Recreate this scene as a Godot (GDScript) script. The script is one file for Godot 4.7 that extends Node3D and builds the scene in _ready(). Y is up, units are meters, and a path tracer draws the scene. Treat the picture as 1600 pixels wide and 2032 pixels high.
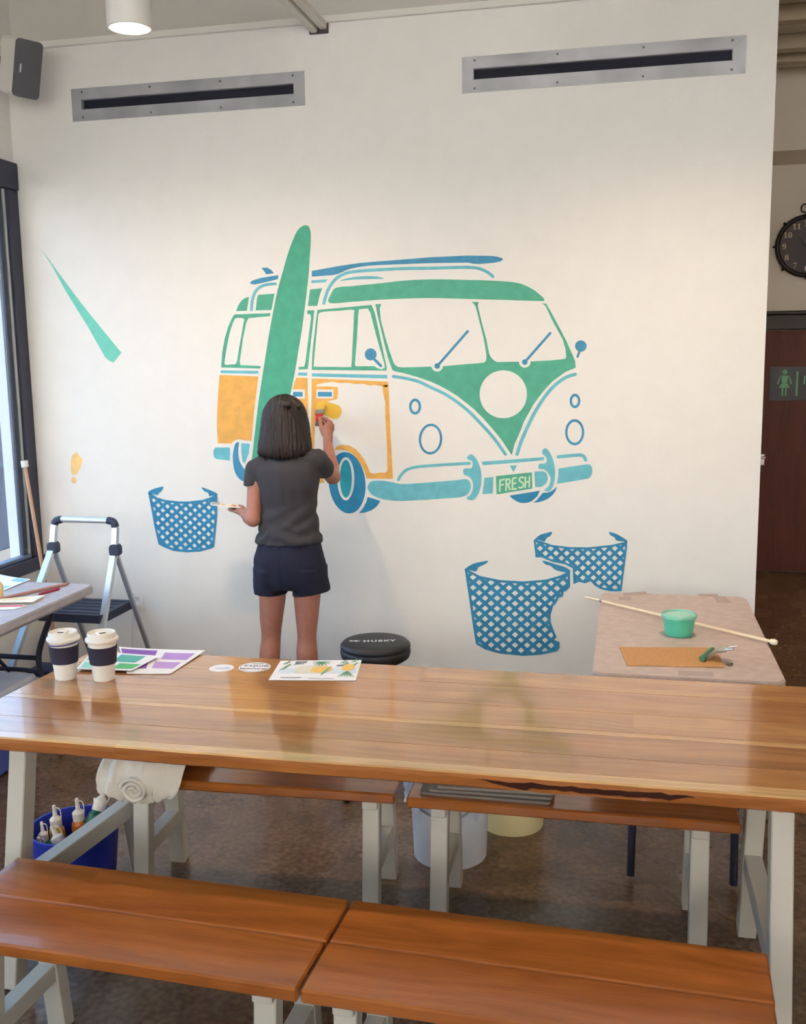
extends Node3D
# A cafe wall being painted with a camper-van mural: room, furniture, painter and her materials.
# World: x runs along the painted wall, y up, z towards the viewer. The painted wall's face is z = -5.

const EYE := Vector3(0, 1.8, 0)
const FOCAL := 1995.5
const WALL_Z := -5.0
const LEFT_X := -3.21
const CEIL_Y := 3.75

var view := Basis.from_euler(Vector3(deg_to_rad(-8.934), deg_to_rad(12.577), deg_to_rad(-0.88)))
var mats := {}
var names := {}
var grain_tex: ImageTexture
var rng := RandomNumberGenerator.new()

# ---------------------------------------------------------------- pixels of the photograph (1600 x 2032) to points
func ray(x: float, y: float) -> Vector3:
	return view * Vector3((x - 800.0) / FOCAL, -(y - 1016.0) / FOCAL, -1.0)

func pz(x: float, y: float, z: float) -> Vector3:
	var d := ray(x, y)
	return EYE + d * (z / d.z)

func py(x: float, y: float, h: float) -> Vector3:
	var d := ray(x, y)
	return EYE + d * ((h - EYE.y) / d.y)

# ---------------------------------------------------------------- naming
func numbered(n: String) -> String:
	if not names.has(n):
		names[n] = 0
		return n
	names[n] += 1
	return "%s_%03d" % [n, names[n]]

func thing(called: String, label: String, category: String, at := Vector3.ZERO, turn := 0.0, group := "") -> Node3D:
	var o := Node3D.new()
	o.name = numbered(called)
	add_child(o)
	o.position = at
	o.rotation.y = turn
	tag(o, label, category, group)
	return o

func tag(o: Node, label: String, category: String, group := "") -> void:
	o.set_meta("label", label)
	o.set_meta("category", category)
	if group != "":
		o.set_meta("group", group)

func part(called: String, mesh: Mesh, m: Material, parent: Node) -> MeshInstance3D:
	var o := MeshInstance3D.new()
	o.mesh = mesh
	o.material_override = m
	o.name = called
	if parent == self:
		o.name = numbered(called)
	parent.add_child(o, true)
	return o

func solid(called: String, mesh: Mesh, m: Material, label: String, category: String, at := Vector3.ZERO, group := "") -> MeshInstance3D:
	var o := part(called, mesh, m, self)
	o.position = at
	tag(o, label, category, group)
	return o

func struct(called: String, mesh: Mesh, m: Material, parent: Node = self, at := Vector3.ZERO) -> MeshInstance3D:
	var o := part(called, mesh, m, parent)
	o.position = at
	if parent == self:
		o.set_meta("kind", "structure")
	return o

# ---------------------------------------------------------------- materials
func rgb(r: float, g: float, b: float) -> Color:
	return Color(r / 255.0, g / 255.0, b / 255.0)

func mat(c: Color, rough := 0.6, metal := 0.0) -> StandardMaterial3D:
	var key := "%s/%f/%f" % [c.to_html(), rough, metal]
	if not mats.has(key):
		var m := StandardMaterial3D.new()
		m.albedo_color = c
		m.roughness = rough
		m.metallic = metal
		mats[key] = m
	return mats[key]

func noise_tex(freq: float, lo: Color, hi: Color, sd: int, octaves := 4, size := 512) -> NoiseTexture2D:
	var n := FastNoiseLite.new()
	n.noise_type = FastNoiseLite.TYPE_SIMPLEX_SMOOTH
	n.frequency = freq
	n.fractal_octaves = octaves
	n.seed = sd
	var g := Gradient.new()
	g.set_color(0, lo)
	g.set_color(1, hi)
	var t := NoiseTexture2D.new()
	t.width = size
	t.height = size
	t.seamless = true
	t.noise = n
	t.color_ramp = g
	return t

func bump_tex(freq: float, strength: float, sd: int, octaves := 3, size := 512) -> NoiseTexture2D:
	var n := FastNoiseLite.new()
	n.noise_type = FastNoiseLite.TYPE_SIMPLEX_SMOOTH
	n.frequency = freq
	n.fractal_octaves = octaves
	n.seed = sd
	var t := NoiseTexture2D.new()
	t.width = size
	t.height = size
	t.seamless = true
	t.noise = n
	t.as_normal_map = true
	t.bump_strength = strength
	return t

func triplanar(m: StandardMaterial3D, scale: float) -> StandardMaterial3D:
	m.uv1_triplanar = true
	m.uv1_world_triplanar = true
	m.uv1_scale = Vector3.ONE * scale
	return m

# planks: one grain picture (u along the board, v across), tinted by each wood
func make_grain() -> void:
	var w := 1024
	var h := 1024
	var a := FastNoiseLite.new()
	a.seed = 5
	a.frequency = 1.0
	a.fractal_octaves = 2
	var b := FastNoiseLite.new()
	b.seed = 11
	b.frequency = 1.0
	b.fractal_octaves = 3
	var data := PackedByteArray()
	data.resize(w * h * 3)
	var i := 0
	for y in h:
		var v := float(y) / h * 0.8
		for x in w:
			var u := float(x) / w * 2.6
			var warp := a.get_noise_2d(u * 0.9, v * 5.0)
			var ring := sin((v * 60.0 + warp * 9.0) * 1.5)
			var fine := b.get_noise_2d(u * 5.0, v * 420.0)
			var broad := a.get_noise_2d(u * 0.7 + 40.0, v * 9.0)
			var t := clampf(0.84 + 0.035 * ring + 0.13 * fine + 0.13 * broad, 0.0, 1.0)
			data[i] = int(255.0 * clampf(0.25 + 0.75 * t, 0, 1))
			data[i + 1] = int(255.0 * clampf(0.1 + 0.9 * t, 0, 1))
			data[i + 2] = int(255.0 * clampf(t, 0, 1))
			i += 3
	grain_tex = ImageTexture.create_from_image(Image.create_from_data(w, h, false, Image.FORMAT_RGB8, data))

func wood(c: Color, rough: float, coat := 0.0) -> StandardMaterial3D:
	var m := StandardMaterial3D.new()
	m.albedo_color = c
	m.albedo_texture = grain_tex
	m.uv1_scale = Vector3(1.0 / 2.6, 1.0 / 0.8, 1)
	m.roughness = rough
	if coat > 0.0:
		m.clearcoat_enabled = true
		m.clearcoat = coat
		m.clearcoat_roughness = 0.05
	return m

# ---------------------------------------------------------------- mesh helpers
func begin() -> SurfaceTool:
	var st := SurfaceTool.new()
	st.begin(Mesh.PRIMITIVE_TRIANGLES)
	return st

func finish(st: SurfaceTool) -> ArrayMesh:
	st.generate_normals()
	st.index()
	return st.commit()

func tri(st: SurfaceTool, a: Vector3, b: Vector3, c: Vector3) -> void:
	st.add_vertex(a)
	st.add_vertex(b)
	st.add_vertex(c)

func quad(st: SurfaceTool, a: Vector3, b: Vector3, c: Vector3, d: Vector3) -> void:
	tri(st, a, b, c)
	tri(st, a, c, d)

# bevelled box about the centre of t; u runs along the box's own x
func add_box(st: SurfaceTool, size: Vector3, t := Transform3D(), bev := 0.003, uv := Vector2.ZERO) -> void:
	st.set_smooth_group(-1)
	var h := size / 2.0
	bev = minf(bev, minf(h.x, minf(h.y, h.z)) * 0.9)
	var pts := {}
	for sx in [-1, 1]:
		for sy in [-1, 1]:
			for sz in [-1, 1]:
				for ax in 3:
					var p := Vector3(h.x * sx, h.y * sy, h.z * sz)
					var s := Vector3(sx, sy, sz)
					for k in 3:
						if k != ax:
							p[k] -= bev * s[k]
					pts[[sx, sy, sz, ax]] = p
	var emit := func(loop: Array) -> void:
		var n := Vector3.ZERO
		for i in loop.size():
			n += (loop[i] as Vector3).cross(loop[(i + 1) % loop.size()])
		var mid := Vector3.ZERO
		for p in loop:
			mid += p
		if n.dot(mid) > 0.0:
			loop.reverse()
		var an := n.abs()
		var ids := [0]
		for i in range(1, loop.size() - 1):
			for q in [loop[0], loop[i], loop[i + 1]]:
				var w := Vector2(q.x, q.z)
				if an.z >= an.x and an.z > an.y:
					w = Vector2(q.x, q.y + h.z)
				elif an.x > an.y and an.x > an.z:
					w = Vector2(q.y * 0.3, q.z)
				st.set_uv(w + uv)
				st.add_vertex(t * q)
	for ax in 3:
		var b := (ax + 1) % 3
		var c := (ax + 2) % 3
		for s in [-1, 1]:
			var loop := []
			for e in [[-1, -1], [1, -1], [1, 1], [-1, 1]]:
				var k := [0, 0, 0]
				k[ax] = s
				k[b] = e[0]
				k[c] = e[1]
				loop.append(pts[[k[0], k[1], k[2], ax]])
			emit.call(loop)
		# edges along axis ax
		for s in [-1, 1]:
			for r in [-1, 1]:
				var k0 := [0, 0, 0]
				var k1 := [0, 0, 0]
				k0[ax] = -1
				k1[ax] = 1
				k0[b] = s
				k1[b] = s
				k0[c] = r
				k1[c] = r
				emit.call([pts[[k0[0], k0[1], k0[2], b]], pts[[k1[0], k1[1], k1[2], b]], pts[[k1[0], k1[1], k1[2], c]], pts[[k0[0], k0[1], k0[2], c]]])
	for sx in [-1, 1]:
		for sy in [-1, 1]:
			for sz in [-1, 1]:
				emit.call([pts[[sx, sy, sz, 0]], pts[[sx, sy, sz, 1]], pts[[sx, sy, sz, 2]]])

func box(size: Vector3, at := Vector3.ZERO, bev := 0.003, uv := Vector2.ZERO) -> ArrayMesh:
	var st := begin()
	add_box(st, size, Transform3D(Basis(), at), bev, uv)
	return finish(st)

func box_between(lo: Vector3, hi: Vector3, bev := 0.0005) -> ArrayMesh:
	return box(hi - lo, (lo + hi) / 2.0, bev)

# a square bar from a to b: w across (x), d the other way
func add_bar(st: SurfaceTool, a: Vector3, b: Vector3, w: float, d: float, side := Vector3.RIGHT, bev := 0.003) -> void:
	var y := (b - a).normalized()
	var z := side.cross(y).normalized()
	var x := y.cross(z).normalized()
	add_box(st, Vector3(w, a.distance_to(b), d), Transform3D(Basis(x, y, z), (a + b) / 2.0), bev)

func bar(a: Vector3, b: Vector3, w: float, d: float, side := Vector3.RIGHT, bev := 0.003) -> ArrayMesh:
	var st := begin()
	add_bar(st, a, b, w, d, side, bev)
	return finish(st)

func catmull(p: Array, n: int, closed := false) -> Array:
	var out := []
	var c := p.size()
	for i in (c if closed else c - 1):
		var p0 = p[(i - 1 + c) % c] if closed or i > 0 else p[0]
		var p1 = p[i]
		var p2 = p[(i + 1) % c]
		var p3 = p[(i + 2) % c] if closed or i + 2 < c else p[c - 1]
		for k in n:
			var t := float(k) / n
			out.append(0.5 * (2.0 * p1 + (p2 - p0) * t + (2.0 * p0 - 5.0 * p1 + 4.0 * p2 - p3) * t * t + (3.0 * p1 - p0 - 3.0 * p2 + p3) * t * t * t))
	if not closed:
		out.append(p[c - 1])
	return out

func add_tube(st: SurfaceTool, pts: Array, r0: float, r1 := -1.0, sides := 12, flat := 1.0) -> void:
	if r1 < 0.0:
		r1 = r0
	st.set_smooth_group(0)
	var n := pts.size()
	var rings := []
	var up := Vector3.UP
	if absf((pts[1] - pts[0]).normalized().dot(up)) > 0.9:
		up = Vector3.RIGHT
	for i in n:
		var d: Vector3 = (pts[mini(i + 1, n - 1)] - pts[maxi(i - 1, 0)]).normalized()
		var x := up.cross(d).normalized()
		var y := d.cross(x).normalized()
		up = y
		var r := lerpf(r0, r1, float(i) / (n - 1))
		var ring := []
		for s in sides:
			var a := TAU * s / sides
			ring.append(pts[i] + x * cos(a) * r + y * sin(a) * r * flat)
		rings.append(ring)
	for i in n - 1:
		for s in sides:
			var t := (s + 1) % sides
			quad(st, rings[i][s], rings[i][t], rings[i + 1][t], rings[i + 1][s])
	st.set_smooth_group(-1)
	for s in sides:
		var t := (s + 1) % sides
		tri(st, pts[0], rings[0][t], rings[0][s])
		tri(st, pts[n - 1], rings[n - 1][s], rings[n - 1][t])

func tube(pts: Array, r0: float, r1 := -1.0, sides := 12, flat := 1.0) -> ArrayMesh:
	var st := begin()
	add_tube(st, pts, r0, r1, sides, flat)
	return finish(st)

# profile: Vector2(radius, height), bottom to top along the outside; corners stay sharp where hard
func add_lathe(st: SurfaceTool, prof: Array, seg := 32, t := Transform3D(), smooth := false) -> void:
	for i in prof.size() - 1:
		st.set_smooth_group(0 if smooth else i + 1)
		for s in seg:
			var a := TAU * s / seg
			var b := TAU * (s + 1) / seg
			var p0: Vector2 = prof[i]
			var p1: Vector2 = prof[i + 1]
			var q := [Vector3(cos(a) * p0.x, p0.y, sin(a) * p0.x), Vector3(cos(b) * p0.x, p0.y, sin(b) * p0.x), Vector3(cos(b) * p1.x, p1.y, sin(b) * p1.x), Vector3(cos(a) * p1.x, p1.y, sin(a) * p1.x)]
			if p0.x > 0.00001:
				tri(st, t * q[0], t * q[1], t * q[2])
			if p1.x > 0.00001:
				tri(st, t * q[0], t * q[2], t * q[3])

func lathe(prof: Array, seg := 32, t := Transform3D(), smooth := false) -> ArrayMesh:
	var st := begin()
	add_lathe(st, prof, seg, t, smooth)
	return finish(st)

# a flat outline (x, y) given thickness towards +z
func add_slab(st: SurfaceTool, poly: PackedVector2Array, depth: float, t := Transform3D()) -> void:
	st.set_smooth_group(-1)
	if Geometry2D.is_polygon_clockwise(poly):
		poly.reverse()
	var ids := Geometry2D.triangulate_polygon(poly)
	for i in range(0, ids.size(), 3):
		var p := []
		for k in 3:
			p.append(poly[ids[i + k]])
		for k in [0, 2, 1]:
			st.set_uv(p[k])
			st.add_vertex(t * Vector3(p[k].x, p[k].y, depth))
		for k in [0, 1, 2]:
			st.set_uv(p[k])
			st.add_vertex(t * Vector3(p[k].x, p[k].y, 0))
	var n := poly.size()
	for i in n:
		var a := poly[i]
		var b := poly[(i + 1) % n]
		var q := [Vector3(a.x, a.y, 0), Vector3(a.x, a.y, depth), Vector3(b.x, b.y, depth), Vector3(b.x, b.y, 0)]
		for k in [0, 1, 2, 0, 2, 3]:
			st.set_uv(Vector2(q[k].x, q[k].y + q[k].z))
			st.add_vertex(t * q[k])

func slab(poly: PackedVector2Array, depth: float, t := Transform3D()) -> ArrayMesh:
	var st := begin()
	add_slab(st, poly, depth, t)
	return finish(st)

func rounded(w: float, h: float, r: float, seg := 6) -> PackedVector2Array:
	var p := PackedVector2Array()
	for c in [[1, 1, 0.0], [-1, 1, 0.5], [-1, -1, 1.0], [1, -1, 1.5]]:
		for s in seg + 1:
			var a: float = PI * (c[2] + 0.5 * s / seg)
			p.append(Vector2(c[0] * (w / 2 - r) + cos(a) * r, c[1] * (h / 2 - r) + sin(a) * r))
	return p

# lying flat: polygon x -> x, y -> -z, thickness upwards
func flat_at(p: Vector3, turn := 0.0) -> Transform3D:
	return Transform3D(Basis(Vector3.UP, turn) * Basis(Vector3.RIGHT, Vector3.FORWARD, Vector3.UP), p)

func text(s: String, size: float, m: Material, parent: Node, t: Transform3D, depth := 0.001, serif := false) -> MeshInstance3D:
	var f := SystemFont.new()
	f.font_names = PackedStringArray(["Droid Serif" if serif else "Droid Sans"])
	f.font_weight = 700
	var tm := TextMesh.new()
	tm.text = s
	tm.font = f
	tm.font_size = 48
	tm.pixel_size = size / 36.0
	tm.depth = depth
	var o := part("lettering", tm, m, parent)
	o.transform = t
	return o

func _ready() -> void:
	# camera
	var cam := Camera3D.new()
	cam.name = "camera"
	cam.fov = rad_to_deg(2.0 * atan(1016.0 / FOCAL))
	cam.near = 0.05
	cam.far = 200.0
	cam.transform = Transform3D(view, EYE)
	add_child(cam)
	cam.current = true
	# bright overcast sky
	var sky := ProceduralSkyMaterial.new()
	sky.sky_top_color = Color(0.62, 0.81, 1.0)
	sky.sky_horizon_color = Color(0.78, 0.90, 1.0)
	sky.sky_curve = 0.2
	sky.ground_bottom_color = Color(0.45, 0.45, 0.45)
	sky.ground_horizon_color = Color(0.6, 0.62, 0.65)
	sky.energy_multiplier = 8.5
	var env := Environment.new()
	env.background_mode = Environment.BG_SKY
	env.sky = Sky.new()
	env.sky.sky_material = sky
	env.tonemap_mode = Environment.TONE_MAPPER_LINEAR
	env.tonemap_exposure = 1.0
	env.sdfgi_enabled = true
	env.ssao_enabled = true
	env.ssil_enabled = true
	var we := WorldEnvironment.new()
	we.name = "environment"
	we.environment = env
	add_child(we)
	# sun high over the painted wall's side of the street: it lights the added building opposite and the trees
	var sun := DirectionalLight3D.new()
	sun.name = "sun"
	sun.light_color = Color(1.0, 0.965, 0.92)
	sun.light_energy = 14.0
	sun.light_angular_distance = 0.5
	sun.shadow_enabled = true
	add_child(sun)
	sun.look_at_from_position(Vector3(0.06, 0.75, -0.66), Vector3.ZERO)
	rng.seed = 7
	make_grain()
	# structure
	room()
	outside()
	ceiling_fittings()
	var lamp_power := 2.0
	can_light(Vector3(-1.848, 3.02, -3.70), "white cylinder ceiling lamp hanging in front of the vent near the window", lamp_power)
	can_light(Vector3(0.315, 3.02, -3.72), "white cylinder ceiling lamp hanging in front of the vent above the painted van", lamp_power)
	can_light(Vector3(2.3, 3.02, -6.4), "white cylinder ceiling lamp over the passage to the washroom", lamp_power)
	# the wall painting and the furniture
	mural()
	dining_table()
	var tone := rgb(176, 102, 42)
	bench(-1.61, -0.657, -2.072, deg_to_rad(-2.3), [0.125, 0.10], "wooden two-plank bench on the near side of the table, window end", tone)
	bench(-0.650, 0.325, -2.034, deg_to_rad(-2.3), [0.08, 0.10], "wooden two-plank bench on the near side of the table, passage end", tone)
	bench(-1.612, -0.68, -3.015, deg_to_rad(2.0), [0.065, 0.09], "wooden two-plank bench under the table carrying the drop cloth", tone)
	bench(-0.635, 0.345, -3.02, deg_to_rad(0.3), [0.09, 0.11], "wooden two-plank bench under the table carrying grey sketch boards", tone)
	folding_table(Vector3(-2.775, 0, -3.66), 0.62, 1.22, 0.735, "pale plastic folding table by the window with papers and brushes", rgb(188, 184, 192), [-0.33, 0.33], 0.07)
	folding_table(Vector3(0.2135, 0, -3.877), 0.617, 1.175, 0.738, "grey plastic folding table against the wall holding paint tub and clipboard", rgb(200, 180, 172), [-0.5, 0.555], 0.139)
	step_ladder()
	stool()
	# the painter
	painter()
	painters_tools()
	# small things
	wall_things()
	on_the_table()
	grey_table_things()
	left_table_things()
	under_the_table()

# ---------------------------------------------------------------- blended shapes (for the painter and soft things)
class Field:
	var o: Vector3
	var c: float
	var nx: int
	var ny: int
	var nz: int
	var d: PackedFloat32Array

	func _init(lo: Vector3, hi: Vector3, cell: float) -> void:
		o = lo
		c = cell
		nx = int((hi.x - lo.x) / cell) + 2
		ny = int((hi.y - lo.y) / cell) + 2
		nz = int((hi.z - lo.z) / cell) + 2
		d = PackedFloat32Array()
		d.resize(nx * ny * nz)
		d.fill(1.0)

	func span(lo: Vector3, hi: Vector3) -> Array:
		var a := (lo - o) / c
		var b := (hi - o) / c
		return [clampi(int(a.x), 0, nx), clampi(int(b.x) + 2, 0, nx), clampi(int(a.y), 0, ny), clampi(int(b.y) + 2, 0, ny), clampi(int(a.z), 0, nz), clampi(int(b.z) + 2, 0, nz)]

	func blend(i: int, v: float, k: float) -> void:
		var e := d[i]
		var h := k - absf(e - v)
		d[i] = minf(e, v) - (h * h / (4.0 * k) if h > 0.0 else 0.0)

	# tapered capsule; s squeezes (s.z = 1.4 makes it thinner in z)
	func cone(a: Vector3, b: Vector3, ra: float, rb: float, k := 0.02, s := Vector3.ONE, flat_end := false) -> void:
		var m := maxf(ra, rb) + k + 2.0 * c
		var r := span(a.min(b) - Vector3.ONE * m, a.max(b) + Vector3.ONE * m)
		var ab := (b - a) * s
		var l2 := maxf(ab.length_squared(), 1e-9)
		var dir := (b - a).normalized()
		for z in range(r[4], r[5]):
			for y in range(r[2], r[3]):
				var i: int = r[0] + nx * (y + ny * z)
				for x in range(r[0], r[1]):
					var p := o + Vector3(x, y, z) * c
					var q := (p - a) * s
					var t := clampf(q.dot(ab) / l2, 0.0, 1.0)
					var v := (q - ab * t).length() - lerpf(ra, rb, t)
					if flat_end:
						v = maxf(v, (p - b).dot(dir))
					blend(i, v, k)
					i += 1

	# stacked ellipses: rows of [height, centre x, centre z, half width, half depth], rising
	func loft(rows: Array, k := 0.015) -> void:
		var lo := Vector3(1e9, rows[0][0], 1e9)
		var hi := Vector3(-1e9, rows[rows.size() - 1][0], -1e9)
		for w in rows:
			lo.x = minf(lo.x, w[1] - w[3])
			hi.x = maxf(hi.x, w[1] + w[3])
			lo.z = minf(lo.z, w[2] - w[4])
			hi.z = maxf(hi.z, w[2] + w[4])
		var m := Vector3.ONE * (k + 2.0 * c)
		var r := span(lo - m, hi + m)
		for y in range(r[2], r[3]):
			var h := o.y + y * c
			var n := 0
			while n < rows.size() - 2 and h > rows[n + 1][0]:
				n += 1
			var A: Array = rows[n]
			var B: Array = rows[n + 1]
			var t := clampf((h - A[0]) / (B[0] - A[0]), 0.0, 1.0)
			var Z0: Array = rows[maxi(n - 1, 0)]
			var Z1: Array = rows[mini(n + 2, rows.size() - 1)]
			var val := [0.0, 0.0, 0.0, 0.0, 0.0]
			for e in range(1, 5):   # a curve through the rows, so that no crease shows at them
				var m0: float = (B[e] - Z0[e]) / maxf(B[0] - Z0[0], 1e-6) * (B[0] - A[0])
				var m1: float = (Z1[e] - A[e]) / maxf(Z1[0] - A[0], 1e-6) * (B[0] - A[0])
				val[e] = (2 * t * t * t - 3 * t * t + 1) * A[e] + (t * t * t - 2 * t * t + t) * m0 + (3 * t * t - 2 * t * t * t) * B[e] + (t * t * t - t * t) * m1
			var cx: float = val[1]
			var cz: float = val[2]
			var ha: float = maxf(val[3], 0.002)
			var hb: float = maxf(val[4], 0.002)
			var out := maxf(rows[0][0] - h, h - rows[rows.size() - 1][0])
			for z in range(r[4], r[5]):
				var i: int = r[0] + nx * (y + ny * z)
				var qz := (o.z + z * c - cz) / hb
				for x in range(r[0], r[1]):
					var qx := (o.x + x * c - cx) / ha
					var v := (sqrt(qx * qx + qz * qz) - 1.0) * minf(ha, hb)
					if out > 0.0:
						v = out if v < 0.0 else sqrt(v * v + out * out)
					blend(i, v, k)
					i += 1

	func cut(p0: Vector3, n: Vector3, near := 1e9, at := Vector3.ZERO) -> void:
		for z in nz:
			for y in ny:
				var i: int = nx * (y + ny * z)
				for x in nx:
					if d[i] < 0.1:
						var p := o + Vector3(x, y, z) * c
						if near > 1e8 or p.distance_to(at) < near:
							d[i] = maxf(d[i], n.dot(p - p0))
					i += 1

	func carve(centre: Vector3, half: Vector3, turn := Basis()) -> void:
		var inv := turn.inverse()
		var m := minf(half.x, minf(half.y, half.z))
		for z in nz:
			for y in ny:
				var i: int = nx * (y + ny * z)
				for x in nx:
					if d[i] < 0.05:
						var q := (inv * (o + Vector3(x, y, z) * c - centre)) / half
						d[i] = maxf(d[i], -(q.length() - 1.0) * m)
					i += 1

	func block(lo: Vector3, hi: Vector3) -> void:   # keeps the shape out of a box
		var r := span(lo, hi)
		for z in range(r[4], r[5]):
			for y in range(r[2], r[3]):
				var i: int = r[0] + nx * (y + ny * z)
				for x in range(r[0], r[1]):
					var p := o + Vector3(x, y, z) * c
					var a := p - lo
					var b := hi - p
					d[i] = maxf(d[i], minf(minf(minf(a.x, b.x), minf(a.y, b.y)), minf(a.z, b.z)))
					i += 1

	func ripple(f: Callable) -> void:
		for z in nz:
			for y in ny:
				var i: int = nx * (y + ny * z)
				for x in nx:
					if absf(d[i]) < 0.03:
						d[i] += f.call(o + Vector3(x, y, z) * c)
					i += 1

	func mesh(st: SurfaceTool) -> void:
		st.set_smooth_group(0)
		var idx := PackedInt32Array()
		idx.resize(nx * ny * nz)
		idx.fill(-1)
		var pts := PackedVector3Array()
		var sy := nx
		var sz := nx * ny
		var corner := [0, 1, sy, sy + 1, sz, sz + 1, sz + sy, sz + sy + 1]
		var edges := [[0, 1], [2, 3], [4, 5], [6, 7], [0, 2], [1, 3], [4, 6], [5, 7], [0, 4], [1, 5], [2, 6], [3, 7]]
		for z in nz - 1:
			for y in ny - 1:
				var i := nx * (y + ny * z)
				for x in nx - 1:
					var s := 0
					if absf(d[i]) < c * 2.5:
						for k in 8:
							if d[i + corner[k]] < 0.0:
								s += 1
					if s > 0 and s < 8:
						var sum := Vector3.ZERO
						var n := 0
						for e in edges:
							var da := d[i + corner[e[0]]]
							var db := d[i + corner[e[1]]]
							if (da < 0.0) != (db < 0.0):
								var t := da / (da - db)
								var pa := Vector3(e[0] & 1, (e[0] >> 1) & 1, e[0] >> 2)
								var pb := Vector3(e[1] & 1, (e[1] >> 1) & 1, e[1] >> 2)
								sum += pa.lerp(pb, t)
								n += 1
						idx[i] = pts.size()
						pts.append(o + (Vector3(x, y, z) + sum / n) * c)
					i += 1
		for z in range(1, nz - 1):
			for y in range(1, ny - 1):
				for x in range(1, nx - 1):
					var i := x + nx * (y + ny * z)
					var a := d[i]
					if absf(a) > c * 2.5:
						continue
					for ax in 3:
						var step: int = [1, sy, sz][ax]
						var b := d[i + step]
						if (a < 0.0) == (b < 0.0):
							continue
						var u: int = [sy, sz, 1][ax]
						var v: int = [sz, 1, sy][ax]
						var q := [idx[i], idx[i - u], idx[i - u - v], idx[i - v]]
						if q.min() < 0:
							continue
						if a < 0.0:
							q.reverse()
						for k in [0, 1, 2, 0, 2, 3]:
							st.add_vertex(pts[q[k]])

func field_mesh(f: Field) -> ArrayMesh:
	var st := begin()
	f.mesh(st)
	return finish(st)

# ---------------------------------------------------------------- the room
func rect(x0: float, y0: float, x1: float, y1: float) -> PackedVector2Array:
	return V([x0, y0, x1, y0, x1, y1, x0, y1])

func vent_corners(a: Array) -> Array:
	var out := []
	for i in range(0, a.size(), 2):
		out.append(pz(a[i], a[i + 1], WALL_Z))
	return out

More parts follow.
